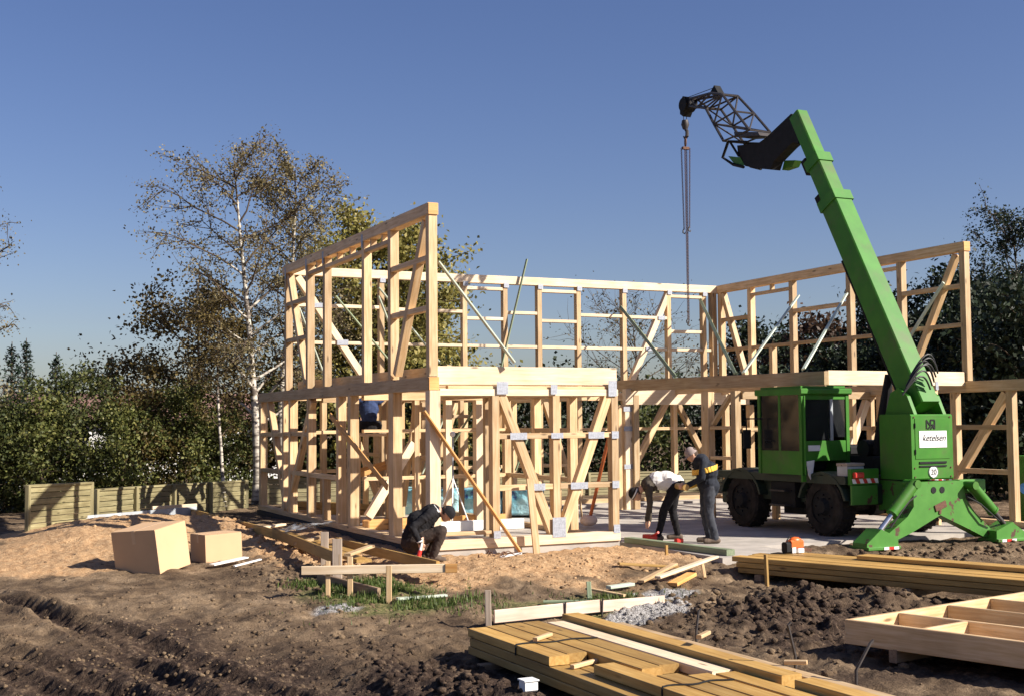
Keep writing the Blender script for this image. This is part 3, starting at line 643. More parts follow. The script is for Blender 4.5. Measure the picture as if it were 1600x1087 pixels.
# cab
mb = MB(); x0, x1, y0, y1, z0, z1 = 6.82, 7.90, -0.32, 0.95, 1.0, 2.56
for (x, y) in ((x0, y0), (x1-0.07, y0), (x0, y1-0.07), (x1-0.07, y1-0.07)): mb.box((x, y, z0), (x+0.07, y+0.07, z1-0.12), 0.01)
mb.box((x0-0.03, y0-0.05, z1-0.14), (x1+0.03, y1+0.04, z1-0.03), 0.03); mb.box((x0+0.04, y0+0.05, z1-0.03), (x1-0.04, y1-0.05, z1+0.015), 0.02)
mb.box((x0+0.071, y0+0.012, 1.24), (x1-0.071, y0+0.05, 1.60), 0.008)
mb.box((x0+0.071, y0+0.014, 2.33), (x1-0.071, y0+0.05, 2.419), 0.008)
mb.box((x0+0.02, y0+0.071, 1.0), (x0+0.05, y1-0.071, 1.42), 0.008); mb.box((x1-0.05, y0+0.071, 1.0), (x1-0.02, y1-0.071, 1.45), 0.008)
mb.box((x0+0.071, y1-0.05, 1.0), (x1-0.071, y1-0.02, 1.5), 0.008)
mb.box((x0+0.02, 0.30, 1.42), (x0+0.05, 0.36, 2.42), 0.008)
cab = mb.build('cab', 'green', K)
mb = MB(); mb.prism([(x0+0.12, 1.62), (x0+0.62, 1.62), (x0+0.66, 1.66), (x0+0.66, 2.30), (x0+0.62, 2.34), (x0+0.12, 2.34), (x0+0.08, 2.30), (x0+0.08, 1.66)], 1, y0+0.020, y0+0.030); mb.build('rear_window', 'glass', cab)
mb = MB(); mb.box((x0+0.72, y0+0.020, 1.66), (x1-0.08, y0+0.030, 2.33)); mb.build('rear_window', 'glass', cab)
mb = MB(); mb.box((x0+0.655, y0+0.006, 1.6), (x0+0.715, y0+0.046, 2.34), 0.006); mb.build('window_pillar', 'zinc', cab)
mb = MB(); mb.box((x0+0.025, y0+0.075, 1.42), (x0+0.033, 0.30, 2.42)); mb.build('side_window', 'glass', cab)
mb = MB(); mb.box((x0+0.025, 0.36, 1.42), (x0+0.033, y1-0.075, 2.42)); mb.build('side_window', 'glass', cab)
mb = MB(); mb.box((x1-0.04, y0+0.075, 1.45), (x1-0.03, y1-0.075, 2.42)); mb.build('side_window', 'glass', cab)
mb = MB(); mb.box((x0+0.075, y1-0.045, 1.5), (x1-0.075, y1-0.035, 2.42)); mb.build('windscreen', 'glass', cab)
mb = MB(); mb.box((x0+0.14, y0-0.006, 1.42), (x0+0.40, y0+0.008, 1.52)); mb.build('number_plate', 'white', cab)
mb = MB(); mb.box((x0+0.3, 0.0, 1.05), (x0+0.8, 0.5, 1.5), 0.05); mb.box((x0+0.3, -0.12, 1.45), (x0+0.8, 0.02, 2.05), 0.05); mb.build('seat', 'black', cab)
mb = MB(); mb.tube([(x0-0.05, 0.7, 2.0), (x0-0.22, 1.0, 2.0), (x0-0.22, 1.0, 1.75)], 0.015, 6); mb.box((x0-0.30, 0.97, 1.45), (x0-0.14, 1.01, 1.80), 0.01); mb.build('mirror', ['black'], cab)
mb = MB(); mb.box((x0-0.02, y0-0.03, 0.88), (x0+0.06, y0+0.02, 1.0), 0.01); mb.tube([(x0+0.03, y0-0.05, 1.0), (x0+0.03, y0-0.05, 2.4)], 0.018, 6); mb.build('grab_rail', 'green', cab)
# platform body in front of the tower
mb = MB(); mb.box((7.92, -0.9, 1.0), (8.95, 2.3, 1.32), 0.03); mb.box((7.98, -0.25, 1.32), (8.85, 1.6, 1.50), 0.06); mb.tube([(7.95, -0.6, 1.45), (8.9, -0.6, 1.45)], 0.16, 12); mb.build('winch_housing', 'black', K)
mb = MB(); mb.tube([(8.16, -0.75, 1.35), (8.16, -0.95, 2.1), (8.16, -1.08, 2.75)], [0.11, 0.11, 0.07], 12); mb.build('lift_cylinder', 'black', K)
# rear light panels
for s, xa, xb in ((-1, 7.02, 7.62), (1, 8.70, 9.30)):
    mb = MB(); mb.box((xa, -1.36, 0.86), (xb, -1.27, 1.13), 0.01); lp = mb.build('light_panel', 'green', K)
    mb = MB(); mb.box((xa+0.02, -1.345, 0.52), (xb-0.02, -1.305, 0.85), 0.01); mb.build('rear_skirt', 'greenrust', K)
    n = 7
    for k in range(n):
        a = xa+0.01+(xb-xa-0.02)*k/n; b = a+(xb-xa-0.02)/n
        mb = MB(); mb.prism([(a+0.02, 0.885), (b+0.02 if k < n-1 else b, 0.885), (b-0.02, 0.965), (a-0.02 if k else a, 0.965)], 1, -1.366, -1.361); mb.build('warning_stripe', 'red' if k % 2 else 'white', lp)
    mb = MB(); cx = xa+0.12 if s < 0 else xb-0.14; mb.box((cx-0.09, -1.44, 0.975), (cx+0.09, -1.361, 1.075), 0.02); mb.build('tail_light', 'red', lp)
# tower box at the back
mb = MB(); mb.box((7.70, -2.08, 0.95), (8.62, -1.32, 2.05), 0.025)
mb.prism([(-2.05, 2.05), (-1.36, 2.05), (-1.50, 2.42), (-1.70, 2.50), (-1.90, 2.36)], 0, 7.80, 7.87); mb.prism([(-2.05, 2.05), (-1.36, 2.05), (-1.50, 2.42), (-1.70, 2.50), (-1.90, 2.36)], 0, 8.45, 8.52)
tw = mb.build('tower', 'green', K)
mb = MB(); mb.box((7.86, -2.096, 1.22), (8.46, -2.076, 1.255)); mb.box((7.86, -2.096, 1.165), (8.46, -2.076, 1.19)); mb.build('vent_slot', 'black', tw)
mb = MB(); mb.box((7.86, -2.098, 1.49), (8.47, -2.088, 1.77)); sg = mb.build('name_sign', 'white', tw)
def text(s, size, loc, mat, parent, name, shear=0.0, ext=0.002):
    cu = bpy.data.curves.new('t', 'FONT'); cu.body = s; cu.size = size; cu.shear = shear; cu.extrude = ext; cu.align_x = 'CENTER'; cu.align_y = 'CENTER'
    o = bpy.data.objects.new('t', cu); COL.objects.link(o); dg = bpy.context.evaluated_depsgraph_get(); me = bpy.data.meshes.new_from_object(o.evaluated_get(dg)); bpy.data.objects.remove(o)
    me.materials.clear(); return link(name, me, mat, parent, T(loc) @ Matrix.Rotation(R(90), 4, 'X'))
text('ketelsen', 0.155, (8.18, -2.101, 1.65), 'black', sg, 'lettering', 0.35)
mb = MB(); mb.box((8.0, -2.1005, 1.535), (8.40, -2.0985, 1.545)); mb.build('small_print', 'zinc', sg)
mb = MB()
for a, b in (((8.03, 1.80), (8.03, 1.95)), ((8.03, 1.95), (8.12, 1.85)), ((8.12, 1.85), (8.12, 1.95)), ((8.12, 1.95), (8.21, 1.95)), ((8.21, 1.95), (8.21, 1.80)), ((8.06, 1.80), (8.12, 1.85)), ((8.12, 1.80), (8.21, 1.88)), ((8.15, 1.88), (8.21, 1.80))):
    mb.bar((a[0], -2.090, a[1]), (b[0], -2.090, b[1]), 0.012+0.0007*len(mb.v)/16, 0.026, (0, 0, 1) if a[0] != b[0] else (1, 0, 0), 0.001)
mb.build('emblem', 'black', tw)
mb = MB(); mb.tube([(8.16, -2.08, 1.08), (8.16, -2.094, 1.08)], 0.105, 28); dk = mb.build('speed_disc', 'white', tw)
mb = MB(); mb.torus((8.16, -2.0945, 1.08), (0, 1, 0), 0.098, 0.005, 28, 4); mb.build('disc_ring', 'black', dk)
text('20', 0.13, (8.16, -2.097, 1.075), 'black', dk, 'lettering')
mb = MB(); mb.box((7.78, -2.089, 1.30), (8.54, -2.079, 1.98), 0.004); mb.build('access_panel', 'green', tw)
for zz in (1.42, 1.86): mb = MB(); mb.tube([(7.775, -2.092, zz-0.04), (7.775, -2.092, zz+0.04)], 0.012, 6); mb.build('hinge', 'black', tw)
for x in (7.76, 8.56):
    for zz in (1.0, 1.15, 2.0): mb = MB(); mb.tube([(x, -2.078, zz), (x, -2.094, zz)], 0.014, 6); mb.build('bolt', 'rust', tw)
mb = MB(); mb.tube([(6.80, 0.55, 1.55), (6.79, 0.55, 1.60), (6.79, 0.68, 1.60), (6.80, 0.68, 1.55)], 0.012, 6); mb.build('door_handle', 'black', cab)
for k in range(2): mb = MB(); mb.box((6.86, 0.25, 0.42+0.26*k), (7.02, 0.70, 0.45+0.26*k), 0.006); mb.build('step', 'iron', ch)
for s_, q in ((-1, [(7.66, -2.2, 0.70), (7.40, -2.30, 0.62), (7.12, -2.34, 0.38), (6.98, -2.33, 0.22), (6.92, -2.28, 0.20)]), (1, [(8.78, -2.2, 0.66), (9.0, -2.3, 0.52), (9.25, -2.33, 0.32), (9.42, -2.30, 0.22)])): mb = MB(); mb.tube(q, 0.014, 6); mb.build('hydraulic_hose', 'cable', K, True)
# outriggers
mb = MB(); mb.prism([(7.64, 0.92), (8.74, 0.92), (8.80, 0.62), (9.00, 0.38), (9.42, 0.03), (9.36, -0.06), (9.22, -0.06), (8.80, 0.12), (8.22, 0.36), (7.60, 0.10), (7.12, -0.06), (6.98, -0.03), (7.02, 0.06), (7.50, 0.36), (7.64, 0.52)], 1, -2.16, -1.92)
og = mb.build('outrigger_frame', 'greenrust', K)
mb = MB(); mb.box((8.74, -2.10, 0.70), (9.32, -1.9, 0.93), 0.015); mb.box((7.75, -1.95, 0.40), (8.55, -1.2, 0.92)); mb.build('rear_beam', 'greenrust', K)
for x in (8.08, 8.27): mb = MB(); mb.tube([(x, -2.155, 0.78), (x, -2.168, 0.78)], 0.055, 14); mb.build('pin_hole', 'black', og)
mb = MB(); mb.bar((8.10, -2.17, 0.47), (8.34, -2.17, 0.55), 0.02, 0.11, (0, 0, 1), 0.02); mb.bar((8.20, -2.168, 0.38), (8.22, -2.168, 0.5), 0.02, 0.05, (1, 0, 0), 0.01); mb.build('tow_bracket', 'rust', og)
for (ax, az, bx, bz) in ((7.58, 0.90, 6.80, 0.14), (8.86, 0.84, 9.62, 0.12)):
    a = Vector((ax, -2.24, az)); b = Vector((bx, -2.24, bz)); m_ = a.lerp(b, 0.6)
    mb = MB(); mb.tube([a, m_], 0.095, 16); mb.tube([m_, m_+(b-a)*0.03], 0.105, 16); mb.tube([a+Vector((0, -0.1, 0)), a+Vector((0, 0.2, 0))], 0.07, 12); cy = mb.build('outrigger_cylinder', 'green', K, True)
    mb = MB(); mb.tube([m_, b], 0.045, 12); mb.tube([b+Vector((0, -0.09, 0)), b+Vector((0, 0.22, 0))], 0.06, 10); mb.build('piston_rod', 'chrome' if ax < 8 else 'iron', cy, True)
for s, xa, xb, xt in ((-1, 7.10, 6.75, 6.45), (1, 9.28, 9.66, 10.0)):
    mb = MB(); mb.prism([(xa, -0.08), (xa, 0.06), (xb, 0.20), (xb-s*-0.05, 0.16), (xt, -0.02), (xt, -0.08)], 1, -2.36, -2.02); mb.box((min(xa, xt)-0.02, -2.42, -0.13), (max(xa, xt)+0.02, -1.96, -0.075), 0.01); ft = mb.build('outrigger_foot', 'greenrust', K)
    for k in range(3): mb = MB(); c0 = xa+(xt-xa)*(0.15+0.16*k); mb.box((c0-0.05, -2.428, -0.125), (c0+0.05, -2.421, -0.08)); mb.build('warning_stripe', 'red' if k % 2 else 'white', ft)
# boom: three telescopic sections in the plane x = 8.16
p0 = Vector((8.16, -1.80, 2.32)); p1 = Vector((8.16, 1.12, 7.66)); ax_ = (p1-p0).normalized(); nb = Vector((0, -ax_.z, ax_.y))
def bpt(t, o=0): return p0+(p1-p0)*t+nb*o
secs = [('boom_section', -0.03, 0.70, 0.40, 0.45), ('boom_section', 0.60, 0.855, 0.32, 0.36), ('boom_section', 0.80, 1.045, 0.26, 0.29)]
bprev = None
for nm, a, b, wd, hh in secs:
    bprev = beam(nm, bpt(a), bpt(b), wd, hh, 'green', K, nb, 0.02)
    if b < 0.95: beam('boom_collar', bpt(b-0.022), bpt(b+0.012), wd+0.05, hh+0.05, 'green', bprev, nb, 0.01)
for t, o in ((0.72, -0.28), (0.86, -0.25)): mb = MB(); mb.bar(bpt(t-0.02, o), bpt(t+0.03, o), 0.22, 0.16, nb, 0.02); mb.build('boom_bracket', 'black', K)
mb = MB(); mb.bar(bpt(0.15, -0.255), bpt(0.55, -0.255), 0.10, 0.06, nb); mb.tube([bpt(0.05, -0.26)+Vector((-0.15, 0, 0)), bpt(0.5, -0.26)+Vector((-0.15, 0, 0))], 0.03, 6); mb.build('hose_tray', 'black', K)
mb = MB()
for k in range(7):
    s = (k-3)*0.045; q = []
    for j in range(13):
        t = j/12; a = bpt(0.005+0.02*k/7, 0.30+0.02*(k % 3))
        q.append(Vector((8.16-0.52+0.62*t+s*0.6, a.y-0.10*math.sin(math.pi*t)-0.01*k, a.z-0.12+(0.26+0.035*(k % 4))*math.sin(math.pi*t)+0.035*k+0.10*t)))
    mb.tube(q, 0.016, 6)
mb.build('hose_bundle', 'cable', K, True)
# boom head and folded knuckle
mb = MB(); mb.prism([(1.06, 7.56), (1.14, 7.80), (1.32, 7.93), (2.14, 7.62), (2.40, 7.56), (3.10, 7.66), (3.08, 7.50), (2.84, 7.18), (2.45, 7.06), (2.00, 6.95), (1.90, 7.10), (1.45, 7.30), (1.28, 7.36), (1.12, 7.30)], 0, 8.04, 8.28); kn_ = mb.build('knuckle_bracket', 'black', K)
mb = MB(); mb.prism([(2.14, 7.66), (2.20, 7.74), (3.01, 7.92), (2.98, 7.80)], 0, 7.90, 8.42); mb.build('head_plate', 'iron', kn_)
mb = MB(); mb.prism([(3.42, 7.50), (2.95, 7.38), (2.86, 7.20), (3.20, 7.28)], 0, 8.04, 8.46); mb.build('counter_plate', 'green', kn_)
mb = MB(); mb.prism([(1.98, 6.96), (1.66, 6.97), (1.56, 7.08), (1.90, 7.14)], 0, 8.31, 8.48); mb.build('counter_plate', 'green', kn_)
for sx in (-0.14, 0.30):
    mb = MB(); mb.tube([(8.16+sx, 3.38, 7.80), (8.16+sx, 3.59, 7.50), (8.16+sx, 3.22, 7.28), (8.16+sx, 2.86, 7.16)], 0.032, 6); mb.build('frame_strut', 'black', kn_)
    mb = MB(); mb.tube([(8.16+sx, 3.38, 7.80), (8.16+sx, 2.75, 7.66)], 0.028, 6); mb.build('frame_strut', 'black', kn_)
    mb = MB(); mb.tube([(8.16+sx, 3.30, 7.76), (8.16+sx, 3.02, 7.42)], 0.026, 6); mb.build('frame_strut', 'black', kn_)
# lattice jib
def jib():
    mb = MB(); ty = 0.030
    low = [(3.38, 7.80), (3.74, 8.24), (4.10, 8.68), (4.48, 8.78), (4.86, 8.90)]
    top = [(2.48, 7.84), (2.98, 8.34), (3.48, 8.82), (3.94, 8.96), (4.84, 9.06)]
    wdt = [0.26, 0.24, 0.20, 0.16, 0.09]
    L3 = lambda i, s, arr: Vector((8.16+s*wdt[i], arr[i][0], arr[i][1]))
    for s in (-1, 1):
        for arr in (low, top):
            for i in range(4): mb.tube([L3(i, s, arr), L3(i+1, s, arr)], ty, 6)
        for i in range(5): mb.tube([L3(i, s, low), L3(i, s, top)], ty*0.7, 5)
        for i in range(4): mb.tube([L3(i, s, low) if i % 2 else L3(i, s, top), L3(i+1, s, top) if i % 2 else L3(i+1, s, low)], ty*0.7, 5)
    for i in range(5):
        for arr in (low, top): mb.tube([L3(i, -1, arr), L3(i, 1, arr)], ty*0.7, 5)
        if i < 4: mb.tube([L3(i, -1, top), L3(i+1, 1, top)], ty*0.6, 5); mb.tube([L3(i, 1, low), L3(i+1, -1, low)], ty*0.6, 5)
    return mb.build('lattice_jib', 'iron', K)
jb = jib()
mb = MB(); mb.prism([(4.82, 8.86), (4.86, 9.10), (5.12, 9.18), (5.24, 9.06), (5.24, 8.80), (5.12, 8.72), (5.0, 8.86)], 0, 8.06, 8.26); mb.tube([(8.02, 5.08, 8.98), (8.30, 5.08, 8.98)], 0.15, 16); mb.build('jib_nose', 'black', jb)
mb = MB(); mb.prism([(3.78, 8.92), (3.94, 9.14), (4.12, 9.0), (4.0, 8.94)], 0, 8.08, 8.24); mb.build('rope_guide', 'black', jb)
mb = MB(); mb.tube([(8.16, 3.96, 9.12), (8.16, 5.08, 9.15)], 0.008, 5); mb.tube([(8.12, 5.19, 8.9), (8.12, 5.19, 8.62)], 0.008, 5); mb.tube([(8.2, 5.19, 8.9), (8.2, 5.19, 8.62)], 0.008, 5); mb.build('hoist_rope', 'cable', K)
mb = MB(); mb.tube([(8.16, 5.19, 8.66), (8.16, 5.19, 8.56), (8.16, 5.19, 8.46)], [0.07, 0.09, 0.055], 12); mb.tube([(8.16, 5.19, 8.47), (8.16, 5.12, 8.40), (8.16, 5.12, 8.30), (8.16, 5.19, 8.25), (8.16, 5.26, 8.31)], [0.035, 0.04, 0.042, 0.036, 0.015], 8); mb.build('hook_block', 'iron', K, True)
# chain sling hanging from the hook
S = empty('chain_sling', (8.16, 5.19, 4.15), 'long dark chain sling hanging from the crane hook', 'chain')
mb = MB(); mb.torus((8.16, 5.19, 8.17), (0.9, -0.43, 0), 0.085, 0.018, 16, 6); mb.build('ring', 'rust', S)
mb = MB(); mb.bar((8.08, 5.19, 8.03), (8.24, 5.19, 8.03), 0.07, 0.06); mb.build('shackle', 'rust', S)
for dx, dy, zb in ((-0.085, 0.04, 6.20), (-0.03, -0.02, 4.20), (0.045, 0.03, 4.15), (0.09, -0.03, 6.25)):
    mb = MB(); z = 8.02; k = 0
    while z > zb:
        t = (8.02-z)/(8.02-zb); q = 1-0.35*t; mb.torus((8.16+dx*q, 5.19+dy*q, z), (1, 0.2, 0) if k % 2 else (0.2, -1, 0), 0.017, 0.0075, 6, 4); z -= 0.031; k += 1
    mb.v = [(v[0], v[1], v[2]) for v in mb.v]; mb.build('chain', 'rust', S)
    mb = MB(); c = (8.16+dx*0.65, 5.19+dy*0.65); mb.tube([(c[0], c[1], zb+0.02), (c[0]-0.03, c[1], zb-0.03), (c[0]-0.03, c[1], zb-0.07), (c[0]+0.02, c[1], zb-0.09), (c[0]+0.04, c[1], zb-0.05)], [0.014, 0.018, 0.018, 0.015, 0.007], 6); mb.build('hook', 'iron', S)
# toolbox and rag on the crane deck
t_ = empty('toolbox', (7.25, -1.0, 1.13), 'small grey metal toolbox on the crane deck behind the cab', 'toolbox')
mb = MB(); mb.box((7.04, -1.24, 1.004), (7.40, -0.98, 1.17), 0.012); mb.build('case', 'zinc', t_); mb = MB(); mb.box((7.03, -1.25, 1.174), (7.41, -0.97, 1.225), 0.012); mb.build('lid', 'greywood', t_)
mb = MB(); mb.tube([(7.16, -1.25, 1.13), (7.16, -1.275, 1.09), (7.28, -1.275, 1.09), (7.28, -1.25, 1.13)], 0.009, 6); mb.build('handle', 'rust', t_)
mb = MB(); mb.prism([(6.92, 1.0), (6.88, 1.24), (7.06, 1.26), (7.02, 1.02), (6.97, 0.92)], 1, -0.36, -0.345); cl = mb.build('rag', 'whitecloth'); tag(cl, 'white rag hanging below the crane cab', 'rag')
mb.v = []

# ------------------------------------------------------------------ people
def person(name, label, prims, balls, loc, fdir, mats, extra=None, vox=0.011):
    """prims: (a, b, ra, rb, material) limbs; balls: (centre, radii, material). Local frame: x forward, y to the person's left, z up"""
    f = Vector((fdir[0], fdir[1], 0)).normalized(); l = Vector((-f.y, f.x, 0))
    mw = Matrix(((f.x, l.x, 0, loc[0]), (f.y, l.y, 0, loc[1]), (0, 0, 1, loc[2]), (0, 0, 0, 1)))
    mb = MB()
    for a, b, ra, rb, mi in prims:
        a = Vector(a); b = Vector(b); d = (b-a); n = max(2, int(d.length/0.04)+1)
        mb.tube([a+d*(i/(n-1)) for i in range(n)], [ra+(rb-ra)*i/(n-1) for i in range(n)], 12); mb.ball(a, ra, 12); mb.ball(b, rb, 12)
    for c, r, mi in balls: mb.ball(c, r, 16)
    me = recalc(pydata(mb.v, mb.f)); o = bpy.data.objects.new('tmp', me); COL.objects.link(o)
    md = o.modifiers.new('r', 'REMESH'); md.mode = 'VOXEL'; md.voxel_size = vox; md.use_smooth_shade = True
    sm = o.modifiers.new('s', 'SMOOTH'); sm.factor = 0.5; sm.iterations = 3
    dg = bpy.context.evaluated_depsgraph_get(); bmsh = bpy.data.meshes.new_from_object(o.evaluated_get(dg)); bpy.data.objects.remove(o)
    n = len(bmsh.vertices); V = np.empty(n*3); bmsh.vertices.foreach_get('co', V); V = V.reshape(-1, 3)
    # cloth folds
    fold = (fbm(V[:, 0]*16+V[:, 2]*9, V[:, 1]*16+V[:, 2]*13, 3)-0.5)
    best = np.full(n, 9.0); lab = np.zeros(n, int)
    for a, b, ra, rb, mi in prims:
        a = np.array(a); b = np.array(b); d = b-a; t = np.clip(((V-a) @ d)/max(1e-9, d @ d), 0, 1); dist = np.linalg.norm(V-(a+t[:, None]*d), axis=1)-(ra+(rb-ra)*t)
        k = dist < best; best[k] = dist[k]; lab[k] = mi
    for c, r, mi in balls:
        r = np.array(r if isinstance(r, (tuple, list)) else (r, r, r)); dist = (np.linalg.norm((V-np.array(c))/r, axis=1)-1)*r.min()
        k = dist < best; best[k] = dist[k]; lab[k] = mi
    nr = np.empty(n*3); bmsh.vertices.foreach_get('normal', nr); nr = nr.reshape(-1, 3)
    V = V+nr*(fold*0.022*(np.array([0 if m == 'skin' else 1 for m in mats])[lab]))[:, None]
    bmsh.vertices.foreach_set('co', V.ravel()); bmsh.update()
    bmsh.materials.clear()
    for m in mats: bmsh.materials.append(M[m])
    nl = len(bmsh.loops); vi = np.empty(nl, int); bmsh.loops.foreach_get('vertex_index', vi); ls = np.empty(len(bmsh.polygons), int); bmsh.polygons.foreach_get('loop_start', ls)
    bmsh.polygons.foreach_set('material_index', lab[vi[ls]].astype(np.int32)); bmsh.shade_smooth()
    body = link(name, bmsh, None, None, mw); tag(body, label, 'person')
    for nm, mbx, mt in (extra or []):
        m2 = recalc(pydata(mbx.v, mbx.f)); m2.shade_smooth(); link(nm, m2, mt, body, mw)
    return body
def lerp(a, b, t): return tuple(p+(q-p)*t for p, q in zip(a, b))
def hand(w, d, side, curl, mi, up=(0, 0, 1)):
    """palm and five bent fingers; w wrist, d pointing direction, side = thumb side"""
    w = Vector(w); d = Vector(d).normalized(); s = Vector(side); s = (s-d*s.dot(d)).normalized(); n = d.cross(s); P = []
    k = w+d*0.09
    for i, ln in enumerate((0.070, 0.080, 0.075, 0.060)):
        o = s*(0.030-0.020*i); a = w+o*0.6; b = k+o; P.append((a, b, 0.017, 0.013, mi))
        c = b+(d*math.cos(curl)+n*math.sin(curl))*ln*0.5; e = c+(d*math.cos(curl*2.2)+n*math.sin(curl*2.2))*ln*0.5
        P.append((b, c, 0.0105, 0.010, mi)); P.append((c, e, 0.010, 0.0085, mi))
    t0 = w+d*0.03+s*0.02; t1 = t0+(s*0.8+d*0.5)*0.045; t2 = t1+(d+n*math.sin(curl))*0.03; P += [(t0, t1, 0.015, 0.012, mi), (t1, t2, 0.0115, 0.009, mi)]
    return [(tuple(a), tuple(b), x, y, m) for a, b, x, y, m in P]
def head(c, look, mi, hairmi):
    """head ellipsoids with nose, chin, ears"""
    c = Vector(c); f = Vector(look).normalized(); l = Vector((0, 1, 0)); u = f.cross(l)
    u = -u if u.z < 0 else u
    B = [(tuple(c), (0.093, 0.075, 0.108), mi), (tuple(c+f*0.035-u*0.055), (0.055, 0.05, 0.06), mi), (tuple(c-f*0.02+u*0.02), (0.10, 0.08, 0.10), hairmi),
         (tuple(c+f*0.098-u*0.018), (0.018, 0.014, 0.022), mi), (tuple(c+f*0.082-u*0.062), (0.016, 0.024, 0.012), mi)]
    for s in (-1, 1): B.append((tuple(c+l*s*0.078-u*0.01-f*0.005), (0.018, 0.012, 0.03), mi)); B.append((tuple(c+f*0.078+l*s*0.032+u*0.012), (0.012, 0.014, 0.009), mi))
    return B, f, u
def cap(c, f, u, peak=True, r=0.108):
    mb = MB(); c = Vector(c); f = Vector(f); u = Vector(u); l = u.cross(f); vs = []; fs = []; n = 16; rings = 5
    for i in range(rings):
        t = math.pi/2*(1-i/rings*0.98) if i else math.pi/2*1.10
        for j in range(n):
            a = 2*math.pi*j/n; vs.append(c+(f*math.cos(a)*r*1.02+l*math.sin(a)*r*0.88)*math.sin(t)+u*(math.cos(t)*r*1.05+0.012))
    vs.append(c+u*(r*1.06+0.012))
    for i in range(rings-1):
        for j in range(n): j2 = (j+1) % n; fs.append([i*n+j, i*n+j2, (i+1)*n+j2, (i+1)*n+j])
    for j in range(n): fs.append([(rings-1)*n+j, (rings-1)*n+(j+1) % n, len(vs)-1])
    mb.add(vs, fs)
    if peak:
        vs = []; 
        for k in range(9):
            a = R(-70+140*k/8)
            for q, z in ((1.0, 0.0), (1.62, -0.025)):
                for th in (0, 0.008): vs.append(c+(f*math.cos(a)*r*(q if q == 1 else 1.0+0.62*math.cos(a))+l*math.sin(a)*r*0.9*(1 if q == 1 else 1.04))+u*(0.012+z*math.cos(a)+th))
        fs = []
        for k in range(8):
            b = k*4; e = b+4; fs += [[b, b+2, e+2, e], [b+1, e+1, e+3, b+3], [b+2, b+3, e+3, e+2], [b, e, e+1, b+1]]
        mb.add(vs, fs)
    return mb
CL = (-0.90, 0.435)      # towards the left of the picture
CR = (0.90, -0.435)
# worker bending over the slab edge
def bending():
    hip = (0.0, 0, 0.93); ches = (0.42, 0, 0.95); hc = (0.66, 0.0, 0.78)
    P = [((-0.02, -0.09, 0.90), (0.03, -0.12, 0.48), 0.105, 0.072, 1), ((0.03, -0.12, 0.48), (-0.06, -0.13, 0.10), 0.074, 0.055, 1),
         ((-0.0, 0.09, 0.90), (0.20, 0.12, 0.52), 0.105, 0.072, 1), ((0.20, 0.12, 0.52), (0.30, 0.13, 0.10), 0.074, 0.055, 1),
         ((-0.10, -0.13, 0.045), (0.10, -0.14, 0.035), 0.05, 0.042, 3), ((0.26, 0.13, 0.045), (0.46, 0.14, 0.035), 0.05, 0.042, 3),
         ((-0.02, 0, 0.96), (0.31, 0, 1.01), 0.155, 0.155, 0), ((0.33, 0, 0.99), (0.44, 0, 0.94), 0.145, 0.14, 2), ((0.46, -0.10, 0.93), (0.46, 0.10, 0.93), 0.09, 0.09, 2),
         ((0.50, 0, 0.92), (0.61, 0, 0.83), 0.062, 0.058, 4),
         ((0.46, -0.18, 0.91), (0.40, -0.21, 0.62), 0.065, 0.05, 2), ((0.40, -0.21, 0.62), (0.42, -0.15, 0.33), 0.048, 0.036, 2),
         ((0.46, 0.18, 0.91), (0.45, 0.22, 0.62), 0.065, 0.05, 2), ((0.45, 0.22, 0.62), (0.50, 0.12, 0.34), 0.048, 0.036, 2)]
    P += hand((0.42, -0.15, 0.32), (0.15, 0.1, -1), (0.3, 1, 0), 0.5, 4)+hand((0.50, 0.12, 0.33), (0.0, -0.1, -1), (0.3, -1, 0), 0.5, 4)
    B, f, u = head(hc, (0.45, 0, -0.9), 4, 5)
    B += [((-0.04, 0, 0.93), (0.15, 0.17, 0.15), 1), ((0.14, 0, 1.04), (0.18, 0.165, 0.135), 0), ((0.03, 0.0, 0.83), (0.12, 0.15, 0.10), 1)]
    bp = MB(); bp.tube([(-0.08, -0.16, 0.92), (0.0, -0.19, 0.86), (0.10, -0.18, 0.82)], 0.035, 8); bp.box((-0.02, -0.25, 0.74), (0.10, -0.19, 0.90), 0.01)
    band = MB(); band.torus(Vector(hc)-Vector(f)*-0.0+Vector(u)*0.03, u, 0.098, 0.013, 18, 6)
    return person('person', 'bending worker in white shirt, dark waistcoat and black cap at the slab edge', P, B, (4.42, 0.10, -0.05), CL, ['whitecloth', 'blackcloth', 'olivecloth', 'boot', 'skin', 'hair'],
                  [('cap', cap(Vector(hc)+Vector(u)*0.012, f, u, False), 'blackcloth'), ('cap_band', band, 'whitecloth'), ('tool_pouch', bp, 'blackcloth')])
bending()
